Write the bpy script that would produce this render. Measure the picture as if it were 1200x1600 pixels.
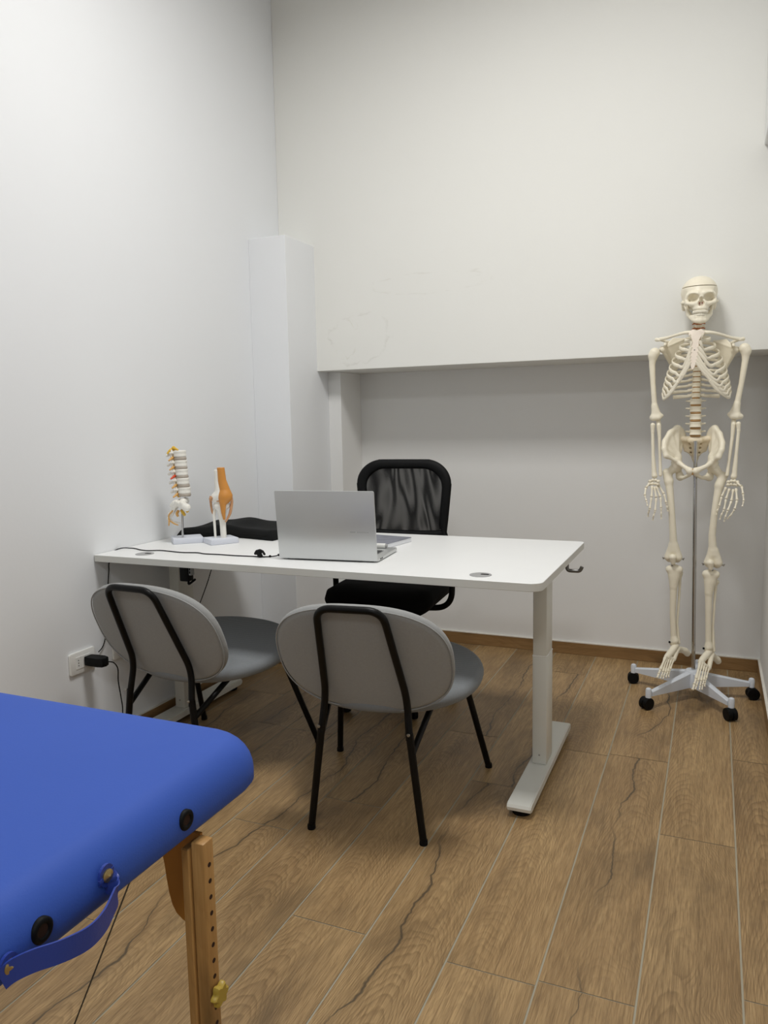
import bpy, bmesh, math, random
import numpy as np
from mathutils import Vector, Matrix

random.seed(7)
for o in list(bpy.data.objects):
    bpy.data.objects.remove(o, do_unlink=True)
scene = bpy.context.scene
COL = scene.collection
PI = math.pi

# ------------------------------------------------------------------ camera
CAM_H = 1.19
RIGHT = Vector((0.9192171, 0.3932793, -0.01926948))
DOWN = Vector((0.02862542, -0.11555509, -0.99288852))
FWD = Vector((-0.39270919, 0.91212851, -0.117478))
cd = bpy.data.cameras.new('camera'); cam = bpy.data.objects.new('camera', cd); COL.objects.link(cam)
m = Matrix.Identity(4)
for r in range(3):
    m[r][0] = RIGHT[r]; m[r][1] = -DOWN[r]; m[r][2] = -FWD[r]
m[2][3] = CAM_H
cam.matrix_world = m
cd.sensor_fit = 'VERTICAL'; cd.sensor_height = 24.0; cd.lens = 24.0 * 1200.77 / 1600.0
cd.clip_start = 0.02
scene.camera = cam

# ------------------------------------------------------------------ light and exposure
scene.view_settings.view_transform = 'Standard'
scene.view_settings.look = 'None'
scene.view_settings.gamma = 1.0
scene.view_settings.use_curve_mapping = False
scene.view_settings.exposure = -0.05
w = bpy.data.worlds.new('world'); scene.world = w; w.use_nodes = True
w.node_tree.nodes['Background'].inputs[0].default_value = (0.8, 0.85, 0.9, 1)
w.node_tree.nodes['Background'].inputs[1].default_value = 0.05

def area(name, loc, size, power, col, rot=(0, 0, 0), shape='SQUARE'):
    l = bpy.data.lights.new(name, 'AREA'); l.shape = shape; l.size = size; l.energy = power; l.color = col
    o = bpy.data.objects.new(name, l); o.location = loc; o.rotation_euler = rot; COL.objects.link(o); return o
key = area('lamp_and_fill_light', (-0.68, 1.80, 3.40), 0.6, 41, (1.0, 0.985, 0.96))
key.data.spread = math.radians(166)

area('lamp_and_fill_light', (0.2, -1.6, 3.40), 0.6, 36, (0.95, 0.98, 1.0))  # soft fill added behind the camera, no known lamp there

# ------------------------------------------------------------------ helpers
def srgb(r, g, b):
    f = lambda c: (c / 12.92 if c <= 0.04045 else ((c + 0.055) / 1.055) ** 2.4)
    return (f(r / 255.), f(g / 255.), f(b / 255.), 1.0)

def newmat(name):
    mt = bpy.data.materials.new(name); mt.use_nodes = True
    nt = mt.node_tree; return mt, nt, nt.nodes['Principled BSDF']

def N(nt, typ, **kw):
    n = nt.nodes.new(typ)
    for k, v in kw.items():
        if hasattr(n, k): setattr(n, k, v)
    return n

def mat(name, rgb, rough=0.5, metal=0.0, var=0.06, vscale=12.0, bump=0.0, bscale=200.0, spec=0.5, stretch=(1, 1, 1)):
    mt, nt, b = newmat(name)
    c = srgb(*rgb)
    tc = N(nt, 'ShaderNodeTexCoord'); mp = N(nt, 'ShaderNodeMapping'); mp.inputs['Scale'].default_value = stretch
    nt.links.new(tc.outputs['Object'], mp.inputs[0])
    no = N(nt, 'ShaderNodeTexNoise'); no.inputs['Scale'].default_value = vscale; no.inputs['Detail'].default_value = 4
    nt.links.new(mp.outputs[0], no.inputs['Vector'])
    mx = N(nt, 'ShaderNodeMix'); mx.data_type = 'RGBA'
    mx.inputs[6].default_value = tuple(x * (1 - var) for x in c[:3]) + (1,)
    mx.inputs[7].default_value = tuple(min(1, x * (1 + var)) for x in c[:3]) + (1,)
    nt.links.new(no.outputs['Fac'], mx.inputs[0]); nt.links.new(mx.outputs[2], b.inputs['Base Color'])
    b.inputs['Roughness'].default_value = rough; b.inputs['Metallic'].default_value = metal
    b.inputs['Specular IOR Level'].default_value = spec
    if bump > 0:
        n2 = N(nt, 'ShaderNodeTexNoise'); n2.inputs['Scale'].default_value = bscale; n2.inputs['Detail'].default_value = 3
        nt.links.new(mp.outputs[0], n2.inputs['Vector'])
        bp = N(nt, 'ShaderNodeBump'); bp.inputs['Strength'].default_value = bump; bp.inputs['Distance'].default_value = 0.002
        nt.links.new(n2.outputs['Fac'], bp.inputs['Height']); nt.links.new(bp.outputs[0], b.inputs['Normal'])
    return mt

def link(o, parent=None):
    COL.objects.link(o)
    if parent is not None: o.parent = parent
    return o

def obj(name, bm_or_me, mats, parent=None, smooth=None, loc=None):
    if isinstance(bm_or_me, bmesh.types.BMesh):
        me = bpy.data.meshes.new(name)
        bmesh.ops.recalc_face_normals(bm_or_me, faces=bm_or_me.faces)
        bm_or_me.to_mesh(me); bm_or_me.free()
    else:
        me = bm_or_me
    if not isinstance(mats, (list, tuple)): mats = [mats]
    for mm in mats: me.materials.append(mm)
    if smooth is not None:
        me.polygons.foreach_set('use_smooth', [True] * len(me.polygons))
        if smooth < 179:
            me.set_sharp_from_angle(angle=math.radians(smooth))
    o = bpy.data.objects.new(name, me); link(o, parent)
    if loc is not None: o.location = loc
    return o

def tag(o, label=None, cat=None, group=None, kind=None):
    if label: o['label'] = label
    if cat: o['category'] = cat
    if group: o['group'] = group
    if kind: o['kind'] = kind
    return o

def thing(name, label, cat, loc=(0, 0, 0), rotz=0.0, group=None):
    o = bpy.data.objects.new(name, None); o.empty_display_size = 0.1
    o.location = loc; o.rotation_euler = (0, 0, rotz); COL.objects.link(o)
    return tag(o, label, cat, group)

def bm_new(): return bmesh.new()

def box(bm, lo, hi, bevel=0.0, seg=2, rot=None, mi=0):
    lo = Vector(lo); hi = Vector(hi); c = (lo + hi) / 2; s = hi - lo
    t = bmesh.new()
    bmesh.ops.create_cube(t, size=1.0)
    bmesh.ops.scale(t, vec=s, verts=t.verts)
    if bevel > 0:
        bmesh.ops.bevel(t, geom=list(t.edges), offset=bevel, segments=seg, profile=0.5, affect='EDGES', clamp_overlap=True)
    if rot is not None: bmesh.ops.transform(t, matrix=rot.to_4x4(), verts=t.verts)
    bmesh.ops.translate(t, vec=c, verts=t.verts)
    merge(bm, t, mi)

def merge(bm, t, mi=0, M=None):
    if M is not None: bmesh.ops.transform(t, matrix=M, verts=t.verts)
    vm = {}
    for v in t.verts: vm[v] = bm.verts.new(v.co)
    for f in t.faces:
        try:
            nf = bm.faces.new([vm[v] for v in f.verts]); nf.material_index = mi if mi else f.material_index
            nf.smooth = f.smooth
        except ValueError: pass
    t.free()

def catmull(pts, n=6, closed=False):
    P = [Vector(p) for p in pts]; out = []
    L = len(P); rng = range(L if closed else L - 1)
    for i in rng:
        if closed: p0, p1, p2, p3 = P[(i - 1) % L], P[i], P[(i + 1) % L], P[(i + 2) % L]
        else: p0, p1, p2, p3 = P[max(i - 1, 0)], P[i], P[i + 1], P[min(i + 2, L - 1)]
        for k in range(n):
            t = k / n
            out.append(0.5 * ((2 * p1) + (-p0 + p2) * t + (2 * p0 - 5 * p1 + 4 * p2 - p3) * t * t + (-p0 + 3 * p1 - 3 * p2 + p3) * t ** 3))
    if not closed: out.append(P[-1])
    return out

def fillet(pts, r, n=6):
    """polyline with its inner corners rounded"""
    P = [Vector(p) for p in pts]; out = [P[0]]
    for i in range(1, len(P) - 1):
        a = (P[i - 1] - P[i]); b = (P[i + 1] - P[i]); d = min(r, a.length * .48, b.length * .48)
        A = P[i] + a.normalized() * d; B = P[i] + b.normalized() * d
        for k in range(n + 1):
            t = k / n; out.append(A * (1 - t) ** 2 + P[i] * 2 * t * (1 - t) + B * t * t)
    out.append(P[-1]); return out

def tube(bm, pts, rad, segs=12, closed=False, flat=1.0, up=None, mi=0, caps=True):
    """sweep; rad = number or list; flat = ratio of second axis; up = vector that the first axis follows"""
    P = [Vector(p) for p in pts]; n = len(P)
    R = rad if isinstance(rad, (list, tuple)) else [rad] * n
    if len(R) != n:
        R = [float(x) for x in np.interp(np.linspace(0, 1, n), np.linspace(0, 1, len(R)), R)]
    T = []
    for i in range(n):
        a = P[(i - 1) % n] if (closed or i > 0) else P[i]; b = P[(i + 1) % n] if (closed or i < n - 1) else P[i]
        d = (b - a); T.append(d.normalized() if d.length > 1e-9 else Vector((0, 0, 1)))
    if up is None:
        u = T[0].orthogonal().normalized()
    rings = []
    for i in range(n):
        if up is not None:
            uu = Vector(up); u = (uu - T[i] * uu.dot(T[i]))
            u = u.normalized() if u.length > 1e-4 else T[i].orthogonal().normalized()
        else:
            u = (u - T[i] * u.dot(T[i]))
            u = u.normalized() if u.length > 1e-6 else T[i].orthogonal().normalized()
        v = T[i].cross(u)
        rings.append([bm.verts.new(P[i] + (u * math.cos(2 * PI * k / segs) + v * flat * math.sin(2 * PI * k / segs)) * R[i]) for k in range(segs)])
    for i in range(n if closed else n - 1):
        A = rings[i]; B = rings[(i + 1) % n]
        for k in range(segs):
            f = bm.faces.new((A[k], A[(k + 1) % segs], B[(k + 1) % segs], B[k])); f.material_index = mi
    if caps and not closed:
        f = bm.faces.new(rings[0][::-1]); f.material_index = mi
        f = bm.faces.new(rings[-1]); f.material_index = mi

def cyl(bm, a, b, r, segs=20, mi=0, r2=None):
    tube(bm, [a, b], [r, r if r2 is None else r2], segs, mi=mi)

def lathe(bm, prof, segs=28, axis='z', c=(0, 0, 0), mi=0, a0=0.0):
    rings = []
    for (r, z) in prof:
        ring = []
        for k in range(segs):
            a = a0 + 2 * PI * k / segs; x, y = r * math.cos(a), r * math.sin(a)
            if axis == 'z': p = (x, y, z)
            elif axis == 'x': p = (z, x, y)
            else: p = (x, z, y)
            ring.append(bm.verts.new(Vector(p) + Vector(c)))
        rings.append(ring)
    for i in range(len(rings) - 1):
        for k in range(segs):
            f = bm.faces.new((rings[i][k], rings[i][(k + 1) % segs], rings[i + 1][(k + 1) % segs], rings[i + 1][k])); f.material_index = mi
    for rg in (rings[0], rings[-1]):
        try: f = bm.faces.new(rg); f.material_index = mi
        except ValueError: pass

def loft(bm, rings, mi=0, cap0=True, cap1=True):
    R = [[bm.verts.new(p) for p in ring] for ring in rings]
    n = len(R[0])
    for i in range(len(R) - 1):
        for k in range(n):
            f = bm.faces.new((R[i][k], R[i][(k + 1) % n], R[i + 1][(k + 1) % n], R[i + 1][k])); f.material_index = mi
    if cap0: bm.faces.new(R[0][::-1]).material_index = mi
    if cap1: bm.faces.new(R[-1]).material_index = mi
    return R

def rrect(hx, hy, r, n=8, cx=0, cy=0):
    pts = []
    for (sx, sy, a0) in ((1, 1, 0), (-1, 1, 90), (-1, -1, 180), (1, -1, 270)):
        for k in range(n + 1):
            a = math.radians(a0 + 90 * k / n)
            pts.append((cx + sx * (hx - r) + r * math.cos(a), cy + sy * (hy - r) + r * math.sin(a)))
    return pts

def prism(bm, poly, axis, a, b, mi=0):
    """poly = 2-D points; extruded along axis from a to b"""
    def P(p, t):
        if axis == 'x': return (t, p[0], p[1])
        if axis == 'y': return (p[0], t, p[1])
        return (p[0], p[1], t)
    loft(bm, [[P(p, a) for p in poly], [P(p, b) for p in poly]], mi)

def slab(bm, hx, hy, r, z0, z1, bev=0.003, c=(0, 0), n=8, mi=0):
    """flat rounded plate with softened edges"""
    rings = []
    for ins, z in ((bev, z0), (bev * .3, z0 + bev * .3), (0, z0 + bev), (0, z1 - bev), (bev * .3, z1 - bev * .3), (bev, z1)):
        rings.append([(x, y, z) for x, y in rrect(hx - ins, hy - ins, max(r - ins, .001), n, c[0], c[1])])
    loft(bm, rings, mi)

# ------------------------------------------------------------------ solid modelling for bones (distance fields -> surface nets)
def V3(p): return np.array(p, float)
class Fld:
    def __init__(s, lo, hi, h):
        s.lo = V3(lo); s.h = h
        ax = [np.arange(lo[i], hi[i] + h, h) for i in range(3)]
        s.X, s.Y, s.Z = np.meshgrid(*ax, indexing='ij'); s.f = np.full(s.X.shape, 1.0)
    def ell(s, c, r):
        x, y, z = s.X - c[0], s.Y - c[1], s.Z - c[2]
        k0 = np.sqrt((x / r[0]) ** 2 + (y / r[1]) ** 2 + (z / r[2]) ** 2)
        k1 = np.sqrt((x / r[0] ** 2) ** 2 + (y / r[1] ** 2) ** 2 + (z / r[2] ** 2) ** 2) + 1e-9
        return k0 * (k0 - 1) / k1
    def cap(s, a, b, ra, rb=None):
        rb = ra if rb is None else rb
        a, b = V3(a), V3(b); d = b - a; L = d @ d + 1e-12
        x, y, z = s.X - a[0], s.Y - a[1], s.Z - a[2]
        t = np.clip((x * d[0] + y * d[1] + z * d[2]) / L, 0, 1)
        return np.sqrt((x - t * d[0]) ** 2 + (y - t * d[1]) ** 2 + (z - t * d[2]) ** 2) - (ra + (rb - ra) * t)
    def path(s, pts, rr):
        out = None
        for i in range(len(pts) - 1):
            q = s.cap(pts[i], pts[i + 1], rr[i], rr[i + 1])
            out = q if out is None else np.minimum(out, q)
        return out
    def tri(s, a, b, c, th):
        a, b, c = V3(a), V3(b), V3(c); P = np.stack([s.X, s.Y, s.Z], -1)
        n = np.cross(b - a, c - a); nn = n / (np.linalg.norm(n) + 1e-12)
        def seg(p, q):
            d = q - p; t = np.clip(((P - p) @ d) / (d @ d), 0, 1)
            return np.linalg.norm(P - p - t[..., None] * d, axis=-1)
        dist = np.minimum(np.minimum(seg(a, b), seg(b, c)), seg(c, a))
        ins = (((P - a) @ np.cross(nn, b - a)) > 0) & (((P - b) @ np.cross(nn, c - b)) > 0) & (((P - c) @ np.cross(nn, a - c)) > 0)
        return np.where(ins, np.abs((P - a) @ nn), dist) - th
    def add(s, g, k=0.006):
        if k <= 0: s.f = np.minimum(s.f, g)
        else:
            hh = np.maximum(k - np.abs(s.f - g), 0) / k; s.f = np.minimum(s.f, g) - hh * hh * k * .25
        return s
    def sub(s, g, k=0.004):
        hh = np.maximum(k - np.abs(s.f + g), 0) / max(k, 1e-6); s.f = np.maximum(s.f, -g) + hh * hh * k * .25
        return s
    def mesh(s, name):
        f = s.f; f[0, :, :] = f[-1, :, :] = f[:, 0, :] = f[:, -1, :] = f[:, :, 0] = f[:, :, -1] = 1.0
        ins = f < 0; n = f.shape
        acc = np.zeros((n[0] - 1, n[1] - 1, n[2] - 1, 3)); cnt = np.zeros(acc.shape[:3])
        for ax in range(3):
            oth = [a for a in range(3) if a != ax]
            sl0 = [slice(None)] * 3; sl1 = [slice(None)] * 3; sl0[ax] = slice(0, -1); sl1[ax] = slice(1, None)
            A, B = f[tuple(sl0)], f[tuple(sl1)]
            cr = (A < 0) != (B < 0); t = np.where(cr, A / np.where(cr, A - B, 1), 0)
            for i in (0, 1):
                for j in (0, 1):
                    q = [slice(None)] * 3
                    q[oth[0]] = slice(i, n[oth[0]] - 1 + i); q[oth[1]] = slice(j, n[oth[1]] - 1 + j)
                    c = cr[tuple(q)]; tt = t[tuple(q)]
                    cnt += c
                    p = np.zeros(c.shape + (3,)); p[..., ax] = tt; p[..., oth[0]] = i; p[..., oth[1]] = j
                    acc += p * c[..., None]
        act = cnt > 0; idx = -np.ones(act.shape, int); idx[act] = np.arange(act.sum())
        g = np.argwhere(act); V = s.lo + (g + acc[act] / cnt[act][:, None]) * s.h
        F = []
        for ax in range(3):
            b_, c_ = (ax + 1) % 3, (ax + 2) % 3
            sl0 = [slice(None)] * 3; sl1 = [slice(None)] * 3; sl0[ax] = slice(0, -1); sl1[ax] = slice(1, None)
            I0, I1 = ins[tuple(sl0)], ins[tuple(sl1)]
            e = np.argwhere(I0 != I1)
            if len(e) == 0: continue
            e = e[(e[:, b_] > 0) & (e[:, c_] > 0) & (e[:, b_] < n[b_] - 1) & (e[:, c_] < n[c_] - 1)]
            inside0 = I0[tuple(e.T)]
            def cell(db, dc):
                q = e.copy(); q[:, b_] -= db; q[:, c_] -= dc; return idx[tuple(q.T)]
            q = np.stack([cell(1, 1), cell(0, 1), cell(0, 0), cell(1, 0)], 1)
            q[~inside0] = q[~inside0][:, ::-1]
            F.append(q)
        F = np.concatenate(F); F = F[(F >= 0).all(1)]
        me = bpy.data.meshes.new(name)
        me.vertices.add(len(V)); me.vertices.foreach_set('co', V.astype(np.float32).ravel())
        me.loops.add(len(F) * 4); me.loops.foreach_set('vertex_index', F.astype(np.int32).ravel())
        me.polygons.add(len(F)); me.polygons.foreach_set('loop_start', np.arange(0, len(F) * 4, 4, dtype=np.int32))
        me.update(calc_edges=True); me.validate()
        return me

def bounds(pts, pad):
    a = np.array(pts, float); return a.min(0) - pad, a.max(0) + pad

def bone(name, paths, mt, parent, h=0.002, k=0.006, subs=(), tris=()):
    """paths = list of (points, radii); one smooth solid"""
    allp = [p for pp, rr in paths for p in pp] + [p for t in tris for p in t[:3]]
    rm = max([max(rr) for pp, rr in paths]) if paths else .01
    lo, hi = bounds(allp, rm + .008)
    F = Fld(lo, hi, h)
    for a, b, c, th in tris: F.add(F.tri(a, b, c, th), k)
    for pp, rr in paths:
        F.add(F.path(pp, rr) if len(pp) > 1 else F.ell(pp[0], (rr[0],) * 3), k)
    for c, r in subs: F.sub(F.ell(c, r), .003)
    return obj(name, F.mesh(name), mt, parent, smooth=180)

# ------------------------------------------------------------------ materials
def wall_mat(name, rgb, patches=()):
    mt, nt, b = newmat(name)
    tc = N(nt, 'ShaderNodeTexCoord')
    no = N(nt, 'ShaderNodeTexNoise'); no.inputs['Scale'].default_value = 1.6; no.inputs['Detail'].default_value = 5
    nt.links.new(tc.outputs['Object'], no.inputs['Vector'])
    mx = N(nt, 'ShaderNodeMix'); mx.data_type = 'RGBA'; c = srgb(*rgb)
    mx.inputs[6].default_value = tuple(x * .975 for x in c[:3]) + (1,); mx.inputs[7].default_value = tuple(x * 1.02 for x in c[:3]) + (1,)
    nt.links.new(no.outputs['Fac'], mx.inputs[0]); last = mx.outputs[2]
    n2 = N(nt, 'ShaderNodeTexNoise'); n2.inputs['Scale'].default_value = 90; n2.inputs['Detail'].default_value = 4
    nt.links.new(tc.outputs['Object'], n2.inputs['Vector'])
    hgt = n2.outputs['Fac']
    for (cx, cz, rx, rz, seed, colr, amt) in patches:
        # rim of an old plaster repair: distorted ellipse outline
        mp = N(nt, 'ShaderNodeMapping'); mp.vector_type = 'TEXTURE'
        mp.inputs['Location'].default_value = (cx, 3.49, cz); mp.inputs['Scale'].default_value = (rx, 1, rz)
        nt.links.new(tc.outputs['Object'], mp.inputs[0])
        dn = N(nt, 'ShaderNodeTexNoise'); dn.inputs['Scale'].default_value = 2.2; dn.inputs['Detail'].default_value = 6; dn.noise_dimensions = '4D'; dn.inputs['W'].default_value = seed
        nt.links.new(mp.outputs[0], dn.inputs['Vector'])
        sb = N(nt, 'ShaderNodeVectorMath', operation='SUBTRACT'); sb.inputs[1].default_value = (.5, .5, .5); nt.links.new(dn.outputs['Color'], sb.inputs[0])
        ad = N(nt, 'ShaderNodeVectorMath', operation='ADD'); nt.links.new(mp.outputs[0], ad.inputs[0]); nt.links.new(sb.outputs[0], ad.inputs[1])
        fl = N(nt, 'ShaderNodeVectorMath', operation='MULTIPLY'); fl.inputs[1].default_value = (1, 0, 1); nt.links.new(ad.outputs[0], fl.inputs[0])
        ln = N(nt, 'ShaderNodeVectorMath', operation='LENGTH'); nt.links.new(fl.outputs[0], ln.inputs[0])
        rmp = N(nt, 'ShaderNodeValToRGB'); e = rmp.color_ramp.elements
        e[0].position = .84; e[0].color = (0, 0, 0, 1); e[1].position = 1.0; e[1].color = (0, 0, 0, 1)
        q = e.new(.93); q.color = (1, 1, 1, 1); q2 = e.new(.95); q2.color = (.3, .3, .3, 1)
        nt.links.new(ln.outputs['Value'], rmp.inputs[0])
        bn = N(nt, 'ShaderNodeTexNoise'); bn.inputs['Scale'].default_value = 14; bn.inputs['Detail'].default_value = 5; bn.noise_dimensions = '4D'; bn.inputs['W'].default_value = seed + 3
        nt.links.new(tc.outputs['Object'], bn.inputs['Vector'])
        br = N(nt, 'ShaderNodeValToRGB'); br.color_ramp.elements[0].position = .47; br.color_ramp.elements[1].position = .62
        nt.links.new(bn.outputs['Fac'], br.inputs[0])
        mu = N(nt, 'ShaderNodeMath', operation='MULTIPLY'); nt.links.new(rmp.outputs[0], mu.inputs[0]); nt.links.new(br.outputs[0], mu.inputs[1])
        mu2 = N(nt, 'ShaderNodeMath', operation='MULTIPLY'); mu2.inputs[1].default_value = amt; nt.links.new(mu.outputs[0], mu2.inputs[0])
        m2 = N(nt, 'ShaderNodeMix'); m2.data_type = 'RGBA'; m2.inputs[7].default_value = srgb(*colr)
        nt.links.new(mu2.outputs[0], m2.inputs[0]); nt.links.new(last, m2.inputs[6]); last = m2.outputs[2]
        sm = N(nt, 'ShaderNodeMath', operation='ADD'); nt.links.new(hgt, sm.inputs[0]); nt.links.new(mu.outputs[0], sm.inputs[1]); hgt = sm.outputs[0]
    nt.links.new(last, b.inputs['Base Color'])
    bp = N(nt, 'ShaderNodeBump'); bp.inputs['Strength'].default_value = .12; bp.inputs['Distance'].default_value = .002
    nt.links.new(hgt, bp.inputs['Height']); nt.links.new(bp.outputs[0], b.inputs['Normal'])
    b.inputs['Roughness'].default_value = .75; b.inputs['Specular IOR Level'].default_value = .25
    return mt

def wood_tile(name, light, mid, dark, rough=.42, use_attr=True, along='y'):
    mt, nt, b = newmat(name)
    tc = N(nt, 'ShaderNodeTexCoord'); L = nt.links.new
    if use_attr:
        at = N(nt, 'ShaderNodeAttribute'); at.attribute_name = 'tile'
        sc = N(nt, 'ShaderNodeVectorMath', operation='SCALE'); sc.inputs['Scale'].default_value = 37.0; L(at.outputs['Color'], sc.inputs[0])
        ad = N(nt, 'ShaderNodeVectorMath', operation='ADD'); L(tc.outputs['Object'], ad.inputs[0]); L(sc.outputs[0], ad.inputs[1]); base = ad.outputs[0]
    else:
        base = tc.outputs['Object']
    def mapped(s):
        mp = N(nt, 'ShaderNodeMapping'); mp.inputs['Scale'].default_value = s if along == 'y' else ((s[1], s[0], s[2]) if along == 'x' else (s[0], s[0], s[1])); L(base, mp.inputs[0]); return mp.outputs[0]
    def noise(vec, scale, det=4, rg=.5, dist=0):
        n = N(nt, 'ShaderNodeTexNoise'); n.inputs['Scale'].default_value = scale; n.inputs['Detail'].default_value = det
        n.inputs['Roughness'].default_value = rg; n.inputs['Distortion'].default_value = dist; L(vec, n.inputs['Vector']); return n.outputs['Fac']
    def ramp(v, stops):
        r = N(nt, 'ShaderNodeValToRGB'); e = r.color_ramp.elements
        e[0].position, e[0].color = stops[0]; e[1].position, e[1].color = stops[-1]
        for p, c in stops[1:-1]: q = e.new(p); q.color = c
        L(v, r.inputs[0]); return r.outputs[0]
    def math_(op, a, bb):
        n = N(nt, 'ShaderNodeMath', operation=op)
        for i, v in enumerate((a, bb)):
            if v is None: continue
            if isinstance(v, (int, float)): n.inputs[i].default_value = v
            else: L(v, n.inputs[i])
        return n.outputs[0]
    def mix(f, a, c):
        n = N(nt, 'ShaderNodeMix'); n.data_type = 'RGBA'
        if isinstance(f, (int, float)): n.inputs[0].default_value = f
        else: L(f, n.inputs[0])
        for i, v in ((6, a), (7, c)):
            if isinstance(v, tuple): n.inputs[i].default_value = v
            else: L(v, n.inputs[i])
        return n.outputs[2]
    K = (0, 0, 0, 1); W = (1, 1, 1, 1)
    big = noise(mapped((1, .32, 1)), 4.2, 2, .45, .3)           # cathedral field
    wob = noise(mapped((1, .12, 1)), 60, 3)
    fld = math_('ADD', math_('MULTIPLY', big, 34.0), math_('MULTIPLY', wob, 1.1))
    rings = math_('FRACT', fld, None)
    rng = ramp(rings, [(0, K), (.55, (.45,) * 3 + (1,)), (.86, W), (1, K)])
    tone = noise(mapped((1, .22, 1)), 7.5, 3, .55)
    fib = noise(mapped((1, .035, 1)), 420, 2, .6)
    strk = noise(mapped((1, .05, 1)), 42, 4, .6)
    c = mix(ramp(tone, [(.3, K), (.7, W)]), srgb(*light), srgb(*mid))
    c = mix(math_('MULTIPLY', rng, .22), c, srgb(*dark))
    c = mix(math_('MULTIPLY', ramp(strk, [(.40, K), (.70, W)]), .48), c, srgb(*dark))
    c = mix(math_('MULTIPLY', ramp(fib, [(.4, K), (.72, W)]), .42), c, srgb(*dark))
    # grey heart streaks and knots
    cr = noise(mapped((1, .17, 1)), 3.0, 5, .55, .6)
    line = ramp(cr, [(.478, K), (.497, W), (.503, W), (.53, K)])
    msk = ramp(noise(mapped((1, .5, 1)), 3.3, 2), [(.50, K), (.62, W)])
    c = mix(math_('MULTIPLY', math_('MULTIPLY', line, msk), .62), c, srgb(dark[0] * .62, dark[1] * .66, dark[2] * .72))
    kn = ramp(noise(mapped((1, .42, 1)), 5.5, 3, .5, .4), [(.60, K), (.75, W)])
    c = mix(math_('MULTIPLY', kn, .5), c, srgb(dark[0] * .74, dark[1] * .78, dark[2] * .82))
    if use_attr:
        sp = N(nt, 'ShaderNodeSeparateColor'); L(at.outputs['Color'], sp.inputs[0])
        hv = N(nt, 'ShaderNodeHueSaturation'); L(c, hv.inputs['Color'])
        mr = N(nt, 'ShaderNodeMapRange'); mr.inputs[3].default_value = .90; mr.inputs[4].default_value = 1.10; L(sp.outputs[1], mr.inputs[0]); L(mr.outputs[0], hv.inputs['Value'])
        c = hv.outputs[0]
    L(c, b.inputs['Base Color'])
    b.inputs['Roughness'].default_value = rough; b.inputs['Specular IOR Level'].default_value = .42
    bp = N(nt, 'ShaderNodeBump'); bp.inputs['Strength'].default_value = .12; bp.inputs['Distance'].default_value = .001
    L(math_('ADD', fib, rng), bp.inputs['Height']); L(bp.outputs[0], b.inputs['Normal'])
    return mt

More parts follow.
